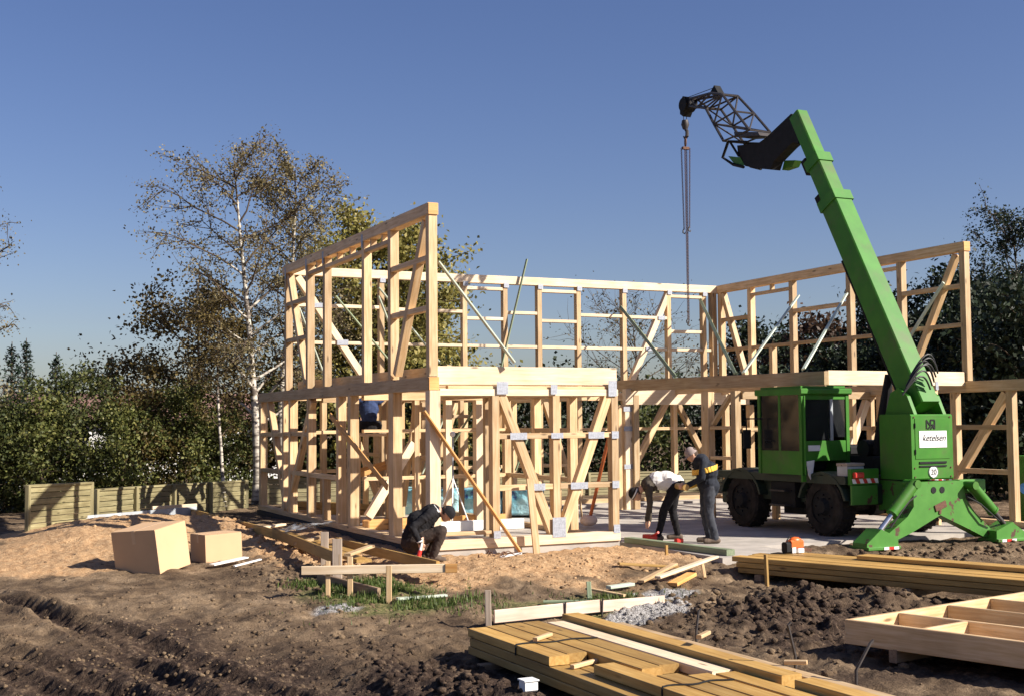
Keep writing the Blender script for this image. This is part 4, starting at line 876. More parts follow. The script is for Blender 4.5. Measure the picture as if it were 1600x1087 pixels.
def standing():
    hc = (0.27, 0.0, 1.46)
    P = [((0.02, -0.09, 0.92), (0.06, -0.10, 0.50), 0.11, 0.078, 1), ((0.06, -0.10, 0.50), (-0.02, -0.11, 0.09), 0.078, 0.062, 1), ((0.0, 0.09, 0.92), (0.02, 0.11, 0.50), 0.11, 0.078, 1), ((0.02, 0.11, 0.50), (-0.08, 0.12, 0.09), 0.078, 0.062, 1),
         ((-0.05, -0.11, 0.045), (0.16, -0.13, 0.036), 0.052, 0.043, 3), ((-0.12, 0.12, 0.045), (0.09, 0.14, 0.036), 0.052, 0.043, 3),
         ((0.0, 0, 0.88), (0.03, 0, 1.12), 0.165, 0.175, 0), ((0.03, 0, 1.12), (0.12, 0, 1.34), 0.175, 0.14, 0), ((0.11, -0.12, 1.35), (0.11, 0.12, 1.35), 0.085, 0.085, 0), ((0.14, 0, 1.36), (0.22, 0, 1.43), 0.065, 0.058, 4),
         ((0.11, -0.19, 1.34), (0.07, -0.25, 1.12), 0.07, 0.062, 0), ((0.07, -0.25, 1.12), (0.065, -0.255, 1.06), 0.064, 0.064, 5), ((0.065, -0.255, 1.06), (0.16, -0.24, 0.97), 0.062, 0.054, 0), ((0.16, -0.24, 0.97), (0.28, -0.20, 0.93), 0.056, 0.05, 5), ((0.28, -0.20, 0.93), (0.34, -0.17, 0.92), 0.046, 0.038, 0),
         ((0.11, 0.19, 1.34), (0.14, 0.25, 1.08), 0.07, 0.058, 0), ((0.14, 0.25, 1.08), (0.38, 0.12, 0.95), 0.055, 0.042, 0)]
    P += hand((0.35, -0.165, 0.915), (1, 0.15, -0.1), (0, 0.3, 1), 0.7, 4)+hand((0.39, 0.11, 0.945), (1, -0.2, -0.1), (0, -0.3, 1), 0.7, 4)
    B, f, u = head(hc, (0.75, 0, -0.55), 4, 6)
    B += [((-0.03, 0, 0.94), (0.16, 0.18, 0.16), 0), ((0.02, 0, 1.18), (0.185, 0.225, 0.19), 0), ((0.02, 0, 0.98), (0.175, 0.205, 0.16), 0)]
    st = MB(); pts = [Vector((0.06+0.205*math.cos(t), 0.275*math.sin(t), 1.21-0.05*math.cos(t))) for t in np.linspace(0, 2*math.pi, 25)]
    for a, b in zip(pts[:-1], pts[1:]):
        n_ = Vector((a.x-0.07, a.y, 0)).normalized(); st.bar(a, b+(b-a)*0.05, 0.012, 0.085, (0, 0, 1), 0.002)
    return person('person', 'stooping worker in dark jacket with yellow stripe and grey cap beside the bending man', P, B, (4.62, -0.62, -0.05), CL, ['navy', 'jean', 'boot', 'boot', 'skin', 'yellow', 'hair'],
                  [('cap', cap(Vector(hc)+Vector(u)*0.012, f, u, True), 'capgrey'), ('jacket_stripe', st, 'yellow')])
standing()
mb = MB(); mb.tube([Vector((4.62, -0.62, 0.875))+Vector((-0.90*a+0.435*b, 0.435*a+0.90*b, 0)) for a, b in ((0.40, -0.20), (0.47, 0.35))], 0.055, 12); tag(mb.build('wooden_roll', 'ochre', None, True), 'short yellowish round timber held by the stooping worker', 'timber')
# worker crouching at the front corner
def crouching():
    hc = (0.40, 0.0, 0.70)
    P = [((-0.08, -0.10, 0.30), (0.34, -0.15, 0.46), 0.11, 0.082, 1), ((0.34, -0.15, 0.46), (0.20, -0.16, 0.08), 0.082, 0.06, 1), ((-0.08, 0.10, 0.30), (0.30, 0.16, 0.44), 0.11, 0.082, 1), ((0.30, 0.16, 0.44), (0.12, 0.16, 0.08), 0.082, 0.06, 1),
         ((0.14, -0.16, 0.045), (0.36, -0.17, 0.035), 0.05, 0.042, 3), ((0.06, 0.16, 0.045), (0.28, 0.17, 0.035), 0.05, 0.042, 3),
         ((-0.12, 0, 0.34), (-0.02, 0, 0.56), 0.165, 0.175, 0), ((-0.02, 0, 0.56), (0.18, 0, 0.72), 0.17, 0.14, 0), ((0.18, -0.11, 0.73), (0.18, 0.11, 0.73), 0.085, 0.085, 0), ((0.22, 0, 0.75), (0.34, 0, 0.73), 0.064, 0.058, 4),
         ((0.17, -0.18, 0.72), (-0.10, -0.30, 0.52), 0.075, 0.058, 0), ((-0.10, -0.30, 0.52), (0.02, -0.36, 0.32), 0.055, 0.042, 0), ((0.17, 0.18, 0.72), (0.14, 0.26, 0.50), 0.07, 0.055, 0), ((0.14, 0.26, 0.50), (0.06, -0.12, 0.34), 0.052, 0.04, 0)]
    P += hand((0.02, -0.36, 0.31), (0.3, 0.1, -0.9), (1, 0, 0.3), 0.8, 4)+hand((0.06, -0.16, 0.33), (-0.1, -1, -0.3), (0, -0.2, 1), 0.8, 4)
    B, f, u = head(hc, (0.55, 0, -0.75), 4, 5)
    B += [((-0.13, 0, 0.27), (0.17, 0.18, 0.16), 1), ((-0.03, 0, 0.58), (0.18, 0.20, 0.18), 0)]
    col = MB(); col.torus((0.25, 0, 0.77), (0.6, 0, 0.5), 0.075, 0.026, 16, 6)
    cuff = MB(); cuff.torus((0.02, -0.36, 0.325), (0.3, 0.1, -0.9), 0.036, 0.012, 12, 5)
    return person('person', 'crouching worker in dark sweater and black cap at the front corner post', P, B, (-0.46, -0.42, gh(-0.46, -0.42)), CR, ['blackcloth', 'browncloth', 'boot', 'boot', 'skin', 'hair'],
                  [('cap', cap(Vector(hc)+Vector(u)*0.012, f, u, False, 0.112), 'blackcloth'), ('shirt_collar', col, 'whitecloth'), ('cuff', cuff, 'whitecloth')])
crouching()
# red hammer the crouching man holds
cb = Vector((-0.46, -0.42, gh(-0.46, -0.42))); tl = empty('hand_tool', (-0.52, -0.75, cb.z+0.02), 'red handled tool held by the crouching worker', 'tool')
def cw(a, b, z): return cb+Vector((0.90*a+0.435*b, -0.435*a+0.90*b, z))
mb = MB(); mb.tube([cw(0.03, -0.40, 0.20), cw(-0.02, -0.43, 0.00)], [0.030, 0.040], 10); mb.box(tuple(cw(-0.02, -0.43, 0)-Vector((0.05, 0.03, 0.015))), tuple(cw(-0.02, -0.43, 0)+Vector((0.05, 0.03, 0.05))), 0.01); mb.build('body', 'red', tl)
mb = MB(); mb.tube([cw(0.055, -0.385, 0.31), cw(0.03, -0.40, 0.20)], [0.014, 0.022], 8); mb.build('shaft', 'white', tl)
# worker sitting high on the trestle platform, seen from behind
def sitting():
    hc = (0.04, 0.0, 0.80)
    P = [((0, -0.10, 0.12), (0.36, -0.16, 0.16), 0.11, 0.08, 1), ((0.36, -0.16, 0.16), (0.32, -0.17, 0.06), 0.08, 0.07, 1), ((0, 0.10, 0.12), (0.36, 0.16, 0.16), 0.11, 0.08, 1), ((0.36, 0.16, 0.16), (0.32, 0.17, 0.06), 0.08, 0.07, 1),
         ((0.30, -0.17, 0.045), (0.46, -0.17, 0.04), 0.048, 0.04, 2), ((0.30, 0.17, 0.045), (0.46, 0.17, 0.04), 0.048, 0.04, 2),
         ((-0.02, 0, 0.20), (-0.01, 0, 0.42), 0.15, 0.17, 0), ((-0.01, 0, 0.42), (0.02, 0, 0.60), 0.165, 0.13, 0), ((0.02, -0.13, 0.60), (0.02, 0.13, 0.60), 0.08, 0.08, 0), ((0.02, 0, 0.62), (0.03, 0, 0.74), 0.06, 0.055, 3),
         ((0.02, -0.19, 0.60), (0.05, -0.30, 0.68), 0.065, 0.055, 0), ((0.05, -0.30, 0.68), (0.10, -0.22, 0.90), 0.052, 0.04, 0), ((0.02, 0.19, 0.60), (0.06, 0.27, 0.36), 0.065, 0.05, 0), ((0.06, 0.27, 0.36), (0.24, 0.20, 0.26), 0.05, 0.04, 0)]
    P += hand((0.10, -0.22, 0.91), (0.1, 0.3, 1), (1, 0, 0), 0.5, 3)+hand((0.25, 0.19, 0.26), (1, -0.1, -0.2), (0, 0, 1), 0.5, 3)
    B, f, u = head(hc, (1, 0, 0.1), 3, 4)
    B += [((-0.05, 0, 0.13), (0.16, 0.19, 0.15), 1), ((-0.02, 0, 0.45), (0.15, 0.19, 0.17), 0)]
    return person('person', 'worker in blue sweater seen from behind on the raised platform indoors', P, B, (0.55, 4.75, 1.79), (0.35, 0.9), ['bluecloth', 'blackcloth', 'boot', 'skin', 'hair'])
sitting()
pf = empty('trestle_platform', (0.6, 5.2, 0), 'wooden trestle platform inside the left wing under the seated worker', 'platform')
for k in range(3): beam('plank', (0.20, 4.66+0.24*k, 1.755), (1.15, 4.66+0.24*k, 1.755), 0.22, 0.05, 'pale', pf)
for x, y in ((0.28, 4.6), (0.28, 5.2), (1.08, 4.6), (1.08, 5.2)): beam('leg', (x, y, 0.0), (x+(0.02 if x < 0.5 else -0.02), y, 1.72), 0.07, 0.06, 'spruce', pf)
for y in (4.6, 5.2): beam('cross_bar', (0.30, y, 1.0), (1.06, y, 1.2), 0.03, 0.09, 'orange', pf)

# ------------------------------------------------------------------ timber stack in the foreground (boards run along y)
G1 = 'boards of the foreground timber stack'
def board(xc, y0, y1, zt, w=0.20, t=0.09, mat='ochre', label=None, name='timber_board', group=G1, tilt=0.0, dz=0.0):
    xc += rs.uniform(-0.004, 0.004); o = beam(name, (xc, y0, zt-t/2), (xc+rs.uniform(-0.004, 0.004), y1, zt-t/2+dz), w, t*rs.uniform(0.94, 1.0), mat); return tag(o, label, 'board', group)
for i, yb in enumerate((-6.9, -9.6, -12.2)):
    tag(beam('bearer', (-2.42, yb, -0.42), (-0.70, yb, -0.42), 0.09, 0.10, 'oldwood'), 'dark square bearer lying crosswise under the foreground timber stack', 'timber', 'bearers under the foreground stack')
rs = random.Random(4); zt = -0.285
for i in range(7): board(-2.20+0.218*i, -6.36-rs.random()*0.10, -13.4, zt, 0.205, 0.08, 'ochre', 'ochre board buried in the bottom layer of the foreground stack')
zt = -0.197
L2 = ['ochre board forming the dark left edge of the foreground stack, second layer', 'ochre board second from the left edge, middle layer of the foreground stack', 'ochre board under the cut boards in the middle layer of the foreground stack', 'ochre board at mid width, middle layer of the foreground stack', 'ochre board in the middle layer with a shadow gap beside it', 'ochre board in the middle layer under the pale plank', 'ochre board in the middle layer at the far right edge of the foreground stack']
for i in range(7): board(-2.20+0.218*i, -6.36-rs.random()*0.12, -13.0+rs.random(), zt, 0.205, 0.085, 'ochre', L2[i])
zt = -0.107
top = [(-2.205, -6.38, -8.16, 'ochre', 'short ochre board on top at the far left end of the foreground stack'), (-1.985, -6.34, -8.10, 'ochre', 'short ochre board beside the leftmost one, its cut end glowing orange'),
       (-1.765, -6.30, -9.02, 'ochre', 'longer ochre board on top of the foreground stack with an orange cut end'), (-1.545, -6.28, -8.94, 'ochre', 'ochre board third layer right beside the longer one with matching cut end'),
       (-2.03, -8.66, -13.2, 'ochre', 'near ochre board on top starting behind the short boards at stack left'), (-1.80, -9.30, -13.2, 'ochre', 'near ochre board in the middle of the foreground stack top'),
       (-1.575, -9.42, -12.4, 'ochre', 'near ochre board of the foreground stack between two dark gaps')]
for xc, a, b, mt, lb in top: board(xc, a, b, zt, 0.205, 0.085, mt, lb)
board(-1.32, -6.42, -9.4, zt, 0.205, 0.085, 'pale', 'pale plank lying on the right half of the foreground stack'); board(-1.33, -9.46, -11.1, zt, 0.2, 0.085, 'ochre', 'ochre board lined up behind the near end of the pale plank')
board(-1.08, -6.30, -10.02, zt+0.055, 0.20, 0.135, 'ochre', 'thick ochre beam along the right edge of the foreground stack'); board(-0.87, -6.9, -11.9, zt+0.02, 0.16, 0.10, 'spruce', 'long light beam at the outermost right of the foreground stack')
board(-1.10, -10.2, -12.9, zt+0.055, 0.19, 0.13, 'ochre', 'thick beam with orange sawn end at the near right of the stack')
for a, b, lb in (((-2.07, -7.42, -0.085), (-1.80, -7.22, -0.085), 'small light offcut stick on the left boards of the foreground stack'), ((-2.18, -8.36, -0.175), (-1.86, -8.24, -0.165), 'round light stick wedged where the short boards end'), ((-1.02, -8.62, 0.03), (-0.80, -8.45, 0.03), 'small broken offcut on the thick right beam'), ((-0.92, -9.72, -0.02), (-0.80, -9.86, -0.01), 'pale block offcut on the right edge of the foreground stack')):
    tag(beam('offcut', a, b, 0.05, 0.035, 'spruce'), lb, 'offcut', 'offcuts lying on the foreground stack')
for yy, lb in ((-7.5, 'thin black strap across the far end of the foreground stack'), (-9.75, 'thin black strap across the middle of the foreground stack'), (-10.6, 'thin black strap across the near end of the foreground stack')):
    mb = MB(); x0, x1 = (-2.31, -1.45) if yy > -8 else (-2.13, -1.47); n = 10
    mb.tube([(x0-0.004, yy, -0.20), (x0-0.004, yy, -0.112)]+[(x0+(x1-x0)*k/n, yy+0.03*math.sin(k*1.1), -0.100) for k in range(n+1)], 0.008, 5); tag(mb.build('strap', 'black', None, True), lb, 'strap')
for (x, y), h, lb, ln in (((-0.74, -8.15), 0.26, 'black iron peg leaning beside the pale plank of the foreground stack', 0.04), ((-0.74, -9.62), 0.34, 'taller black iron peg with hooked top beside the foreground stack', -0.06), ((-0.72, -10.35), 0.28, 'thin grey wire peg at the near right of the foreground stack', 0.16)):
    mb = MB(); z = gh(x, y); mb.tube([(x, y, z-0.1), (x+0.01, y, 0.0), (x+ln, y, h-0.08), (x+ln+0.03, y, h-0.06)], [0.014, 0.014, 0.013, 0.012], 6); tag(mb.build('iron_peg', 'iron', None, True), lb, 'peg')
mb = MB(); z = gh(-2.66, -8.45); mb.box((-2.72, -8.52, z), (-2.60, -8.40, z+0.085), 0.012); mb.box((-2.73, -8.53, z+0.087), (-2.59, -8.39, z+0.10), 0.004); tag(mb.build('white_block', 'white'), 'small white block lying in the shadow of the foreground stack', 'block')

# ------------------------------------------------------------------ board stack on the right
u2 = Vector((0.33, -0.944, 0)); v2 = Vector((0.944, 0.33, 0)); o2 = Vector((3.28, -3.25, 0))
def rboard(v, z, a, b, w, t, mat, label, group='boards of the right timber stack'):
    p = o2+v2*v; return tag(beam('timber_board', p+u2*a+Vector((0, 0, z-t/2)), p+u2*b+Vector((0, 0, z-t/2)), w, t, mat), label, 'board', group)
for k, a in enumerate((0.35, 2.6, 4.8)):
    p = o2+u2*a; tag(beam('bearer', p+v2*-0.02+Vector((0, 0, -0.26)), p+v2*1.15+Vector((0, 0, -0.26)), 0.10, 0.12, 'oldwood'), 'dark bearer lying crosswise under the right timber stack', 'timber', 'bearers under the right stack')
for k in range(5): rboard(0.12+0.225*k, -0.125, 0.0+0.05*(k % 2), 6.2, 0.21, 0.07, 'ochre', 'board buried in the bottom layer of the right timber stack')
for k in range(5): rboard(0.12+0.225*k, -0.048, -0.03+0.06*(k % 3), 6.1, 0.21, 0.07, 'ochre', 'board buried in the middle layer of the right timber stack')
RL = ['ochre board on top along the near edge of the right timber stack', 'ochre board on top, second from the near edge of the right stack', 'ochre board on top at mid width of the right stack', 'ochre board on top under the chainsaw on the right stack', 'ochre board on top along the far edge of the right stack']
for k in range(5): rboard(0.12+0.225*k, 0.028+(0.004 if k % 2 else 0), (-0.10, 0.02, -0.06, 0.10, 0.3)[k], 6.2, 0.212, 0.07, 'ochre', RL[k])
rboard(0.85, 0.092, 1.5, 6.2, 0.30, 0.055, 'ochre', 'extra ochre board lying over the far half of the right stack')
zg = gh(2.92, -4.45); tag(beam('stake', (2.92, -4.42, zg-0.15), (2.90, -4.42, zg+0.46), 0.05, 0.04, 'ochre'), 'short wooden stake standing before the right timber stack', 'stake')
# chainsaw on it
def shr(m):
    m.v = [(p.x+(v[0]-p.x)*0.72, p.y+(v[1]-p.y)*0.72, 0.036+(v[2]-0.036)*0.72) for v in m.v]; return m
p = o2+v2*0.9+u2*0.35; cs = empty('chainsaw', (p.x, p.y, 0.032), 'orange and white chainsaw standing on the right timber stack', 'chainsaw')
mb = MB(); mb.box((p.x-0.10, p.y-0.10, 0.12), (p.x+0.20, p.y+0.10, 0.30), 0.05); mb.ball((p.x+0.06, p.y, 0.28), (0.15, 0.10, 0.08), 12); shr(mb).build('motor_housing', 'orangered', cs, True)
mb = MB(); mb.box((p.x-0.09, p.y-0.105, 0.036), (p.x+0.0, p.y-0.02, 0.16), 0.01); mb.box((p.x+0.06, p.y-0.11, 0.036), (p.x+0.20, p.y-0.03, 0.13), 0.01); shr(mb).build('base', 'white', cs)
mb = MB(); mb.tube([(p.x-0.14, p.y-0.08, 0.08), (p.x-0.16, p.y-0.02, 0.30), (p.x-0.08, p.y, 0.37), (p.x+0.06, p.y+0.02, 0.36)], 0.014, 8); mb.box((p.x-0.22, p.y-0.10, 0.04), (p.x-0.10, p.y+0.08, 0.26), 0.04); shr(mb).build('handle', 'black', cs, True)
mb = MB(); mb.bar((p.x+0.2, p.y+0.02, 0.12), (p.x+0.46, p.y-0.02, 0.07), 0.012, 0.07); shr(mb).build('guide_bar', 'rust', cs)

# ------------------------------------------------------------------ unfinished wall panel lying at the lower right
A = Vector((1.0, -8.25, 0)); u3 = Vector((0.28, -0.96, 0)); v3 = Vector((0.98, 0.19, 0))
pn = empty('wall_panel', (2.2, -9.0, -0.3), 'unfinished timber wall panel lying flat at the lower right', 'wall panel')
def pb(name, a0, b0, a1, b1, w, h, mat, zt=-0.015): return beam(name, A+u3*a0+v3*b0+Vector((0, 0, zt-h/2)), A+u3*a1+v3*b1+Vector((0, 0, zt-h/2)), w, h, mat, pn)
pb('rail', -0.03, 0.03, 4.2, 0.03, 0.06, 0.24, 'spruce'); pb('rail', 0.03, 3.2, 4.2, 3.2, 0.06, 0.235, 'spruce'); pb('rail', 0.0, 0.06, 0.0, 3.23, 0.06, 0.237, 'spruce')
pb('stud', 0.035, 0.80, 4.2, 0.80, 0.055, 0.225, 'spruce', -0.02); pb('stud', 0.035, 1.65, 4.2, 1.65, 0.055, 0.228, 'spruce', -0.02); pb('stud', 0.035, 2.45, 4.2, 2.45, 0.055, 0.226, 'spruce', -0.02)
for a, b0, b1 in ((0.78, 0.06, 0.77), (1.35, 0.83, 1.62), (0.95, 1.68, 2.42), (1.9, 0.06, 0.77)): pb('noggin', a, b0, a, b1, 0.05, 0.21, 'spruce', -0.022)
q = [A+u3*a+v3*b for a, b in ((0.04, 0.07), (0.04, 3.16), (4.1, 3.16), (4.1, 0.07))]
mb = MB(); mb.prism([(v.x, v.y) for v in q], 2, -0.235, -0.222); mb.build('sheathing', 'pale', pn)
for k, a in enumerate((0.5, 2.4)):
    p = A+u3*a; p2 = p+v3*3.1; tag(beam('bearer', p+Vector((0, 0, -0.31)), p2+Vector((0, 0, -0.31)), 0.09, 0.13, 'oldwood'), 'dark bearer under the wall panel at the lower right', 'timber', 'bearers under the wall panel')

# ------------------------------------------------------------------ batter boards and planks beside the left wall
def plank(name, a, b, w, t, mat, label, cat='plank', upv=(0, 0, 1), group=None): return tag(beam(name, a, b, w, t, mat, None, upv), label, cat, group)
PG = 'planks beside the left wall'
plank('plank', (-1.88, 9.4, 0.10), (-1.78, 2.6, 0.12), 0.045, 0.16, 'ochre', 'long edge-set plank running back along the left wall trench, far half', group=PG)
plank('plank', (-1.78, 3.0, 0.14), (-2.14, -1.75, 0.14), 0.05, 0.16, 'ochre', 'edge-set plank descending to the stakes, near half of the long row', group=PG)
plank('plank', (-1.66, 2.3, 0.05), (-1.72, -1.5, 0.08), 0.22, 0.045, 'ochre', 'wide ochre plank lying flat behind the two grey stakes', group=PG)
plank('plank', (-1.30, 4.9, 0.02), (-1.32, 0.1, 0.02), 0.20, 0.05, 'ochre', 'flat ochre plank nearest the black plinth', group=PG)
plank('plank', (-1.12, 1.6, 0.06), (-0.95, -2.3, 0.04), 0.05, 0.14, 'ochre', 'ochre plank on edge ending at the crouching worker', group=PG)
plank('plank', (-1.75, 6.6, 0.03), (-1.05, 5.2, 0.05), 0.14, 0.04, 'spruce', 'short light plank lying crosswise far back by the trench', group=PG)
plank('plank', (-1.9, 4.2, 0.10), (-1.15, 4.6, 0.14), 0.12, 0.04, 'pale', 'pale plank lying crosswise near the plastic film', group=PG)
plank('plank', (-1.95, 1.0, 0.12), (-1.25, 1.9, 0.14), 0.10, 0.04, 'spruce', 'light short plank lying askew behind the taller grey stake', group=PG)
plank('plank', (-2.05, -1.75, 0.20), (-1.42, -0.95, 0.22), 0.10, 0.04, 'spruce', 'light brace board slanting back from the pale stake', group=PG)
plank('plank', (-1.55, -1.6, -0.02), (-0.85, -2.5, 0.0), 0.16, 0.045, 'ochre', 'ochre plank lying flat before the crouching worker', group=PG)
plank('batter_board', (-2.94, -2.62, 0.13), (-1.22, -3.30, 0.13), 0.03, 0.11, 'pale', 'pale horizontal batter board nailed across three stakes', 'board')
mb = MB(); mb.box((-0.012, -0.02, -0.058), (0.16, 0.02, 0.058)); 
plank('board_end', (-1.26, -3.30, 0.13), (-1.12, -3.355, 0.13), 0.034, 0.114, 'orange', 'orange painted end piece of the pale batter board', 'board')
plank('plank', (-2.45, -1.75, -0.10), (-2.10, -3.15, -0.16), 0.05, 0.16, 'oldwood', 'dark weathered plank on edge under the pale batter board', group=PG)
for x, y, zt_, w, mt, lb in ((-2.03, -3.32, 0.21, 0.07, 'spruce', 'light stake before the right half of the pale batter board'), (-2.36, -2.80, 0.29, 0.07, 'spruce', 'light stake behind the middle of the batter board'), (-2.18, -1.72, 0.42, 0.13, 'greywood', 'wide grey stake nailed to the trench plank, nearer one'), (-1.99, -0.55, 0.42, 0.11, 'greywood', 'wide grey stake nailed to the trench plank, farther one'), (-2.62, -2.70, 0.24, 0.06, 'spruce', 'short light stake at the left of the batter board'),
                          (-1.92, 8.7, 0.16, 0.13, 'spruce', 'short broad stake at the far end of the trench planks'), (-2.02, 6.7, 0.15, 0.06, 'spruce', 'thin light stake beside the far trench plank')):
    z = gh(x, y); plank('stake', (x, y, min(z, -0.1)-0.2), (x, y, zt_), w, 0.035, mt, lb, 'stake', (0.4, 0.9, 0))
z = gh(-1.5, -3.4); plank('batten', (-1.96, -3.42, z+0.03), (-1.30, -3.42, z+0.03), 0.09, 0.03, 'mint', 'pale mint batten lying on the grass', 'batten')
z = gh(-1.45, -5.0); plank('stake', (-1.44, -5.0, z-0.2), (-1.45, -5.0, 0.06), 0.07, 0.035, 'greywood', 'brown stake at the left end of the pinkish formwork board', 'stake', (0.4, 0.9, 0))
plank('formwork_board', (-1.38, -5.02, -0.24), (0.10, -4.86, -0.24), 0.03, 0.15, 'pinkwood', 'pinkish formwork board set on edge behind the timber stack, left piece', 'board'); plank('formwork_board', (0.115, -4.86, -0.25), (1.1, -4.72, -0.27), 0.03, 0.14, 'pinkwood', 'pinkish formwork board on edge, right piece sinking in gravel', 'board')
for x in (-0.42, 0.115): mb = MB(); mb.tube([(x, -5.03+0.1*(x+1.4), -0.40), (x+0.005, -5.045+0.1*(x+1.4), -0.15)], 0.012, 6); tag(mb.build('form_pin', 'iron', None), 'dark pin holding the pinkish formwork, left one' if x < 0 else 'dark pin at the joint of the pinkish formwork boards', 'pin')
for a, b, w, t, mt, lb in (((-0.25, -4.05, 0.05), (0.30, -4.35, 0.02), 0.07, 0.03, 'greenwood', 'dark green batten offcut on the grass strip'), ((0.30, -4.25, 0.02), (0.40, -4.05, 0.19), 0.06, 0.03, 'greenwood', 'green batten offcut tilted upwards'), ((0.45, -3.9, 0.12), (0.72, -4.4, 0.03), 0.06, 0.03, 'spruce', 'light brown batten offcut leaning beside the green ones'), ((0.95, -3.6, 0.05), (1.35, -3.55, 0.05), 0.11, 0.04, 'mint', 'short pale green board offcut on the sand'),
                       ((1.55, -3.45, 0.06), (2.55, -2.75, 0.12), 0.09, 0.035, 'spruce', 'light plank offcut on the sand, left of the offcut heap'), ((1.75, -3.55, 0.09), (3.05, -3.05, 0.20), 0.10, 0.035, 'pale', 'pale plank offcut lying across the offcut heap'), ((1.95, -3.6, 0.04), (2.5, -3.25, 0.05), 0.15, 0.05, 'orange', 'broad orange plank offcut under the pale one'), ((1.7, -2.6, 0.05), (2.6, -2.75, 0.07), 0.10, 0.035, 'ochre', 'ochre plank offcut behind the pale one'), ((2.62, -3.4, 0.03), (2.72, -3.2, 0.16), 0.04, 0.03, 'spruce', 'thin stick tilted at the end of the offcut heap'),
                       ((0.62, -0.95, 0.04), (0.95, -1.0, 0.04), 0.06, 0.03, 'white', 'small white batten beside the bent rods')):
    za, zb = gh(a[0], a[1]), gh(b[0], b[1]); tag(beam('offcut', (a[0], a[1], za+a[2]), (b[0], b[1], zb+b[2]), w, t, mt), lb, 'offcut')
mb = MB(); r_ = random.Random(2)
for k in range(9):
    x, y = 0.15+r_.random()*0.8, -1.15+r_.random()*0.5; an = r_.random()*3; L = 0.3+r_.random()*0.3; q = []
    for j in range(6):
        t = j/5-0.5; q.append((x+math.cos(an)*L*t, y+math.sin(an)*L*t*0.5, gh(x+math.cos(an)*L*t, y+math.sin(an)*L*t*0.5)+0.03+0.10*r_.random()*(1-abs(t)*1.5)))
    mb.tube(q, 0.007, 5)
tag(mb.build('bent_rods', 'rust', None, True), 'tangle of thin rusty rods on the sand by the front sill', 'wire', None, 'stuff')
# green beam along the slab edge, small stake
tag(beam('edge_beam', (3.48, 0.10, -0.005), (3.74, -2.45, -0.005), 0.16, 0.09, 'greenwood'), 'green stained beam lying along the slab edge by the workers', 'beam')
plank('stake', (3.05, -1.75, -0.25), (3.05, -1.75, 0.08), 0.045, 0.035, 'ochre', 'tiny stake in the sand before the green slab-edge beam', 'stake')
mb = MB(); mb.box((3.86, -0.02, -0.05), (3.98, 0.26, 0.06), 0.02); mb.tube([(3.92, 0.02, 0.05), (3.90, -0.18, 0.12)], 0.02, 8); tag(mb.build('circular_saw', 'red'), 'red hand saw machine on the slab under the bending worker', 'saw')
mb = MB(); mb.box((4.12, -0.42, -0.05), (4.24, -0.32, 0.02), 0.02); tag(mb.build('red_case', 'red'), 'small red case on the green slab-edge beam between the two workers', 'case')

# ------------------------------------------------------------------ cardboard boxes
def carton(name, label, loc, rz, tilt, sx, sy, sz):
    mw = T(loc) @ Matrix.Rotation(rz, 4, 'Z') @ Matrix.Rotation(tilt[0], 4, 'X') @ Matrix.Rotation(tilt[1], 4, 'Y')
    e = bpy.data.objects.new(name, None); COL.objects.link(e); e.matrix_basis = mw; e.empty_display_size = 0.2; tag(e, label, 'box', 'cardboard boxes by the sand heap'); WM[e.name] = mw
    def part(nm, m_, mt): me = recalc(pydata(m_.v, m_.f)); link(nm, me, mt, e, mw)
    N = 7; m_ = MB(); part('carton', m_.box((-sx/2, -sy/2, 0), (sx/2, sy/2, sz), 0.008), 'cardboard')
    for s in (-1, 1): m_ = MB(); part('flap', m_.box((-sx/2+0.003, s*sy/4-sy/4+0.004, sz+0.002), (sx/2-0.003, s*sy/4+sy/4-0.004, sz+0.008), 0.001), 'cardboard')
    m_ = MB(); part('tape', m_.box((-sx/2-0.002, -0.03, sz+0.0085), (sx/2+0.002, 0.03, sz+0.0105)), 'cardtape')
    for s in (-1, 1): m_ = MB(); part('tape_end', m_.box((s*(sx/2+0.001)-0.0015, -0.03, sz*0.72), (s*(sx/2+0.001)+0.0015, 0.03, sz+0.009)), 'cardtape')
    m_ = MB(); part('seam', m_.box((-sx/2+0.01, -sy/2-0.0025, sz*0.07), (sx/2-0.01, -sy/2+0.001, sz*0.085)), 'cardtape')
    return e
carton('cardboard_box', 'large tilted cardboard box with dark left side by the sand heap', (-4.12, 0.98, gh(-4.1, 0.9)-0.04), R(42), (R(-4), R(-7)), 0.72, 0.78, 0.66)
carton('cardboard_box', 'smaller cardboard box standing right of the large one', (-3.08, 1.50, gh(-3.0, 1.5)-0.03), R(12), (R(-1), R(-2)), 0.60, 0.55, 0.42)
for a, b, lb in (((-3.35, 0.62, 0.05), (-2.78, 0.86, 0.10), 'pale broad strip leaning at the foot of the smaller box'), ((-3.06, 0.45, 0.04), (-2.62, 0.62, 0.07), 'pale narrow strip in front of the smaller box')):
    za, zb = gh(a[0], a[1]), gh(b[0], b[1]); tag(beam('packing_strip', (a[0], a[1], za+a[2]), (b[0], b[1], zb+b[2]), 0.13 if 'broad' in lb else 0.06, 0.02, 'white'), lb, 'strip')

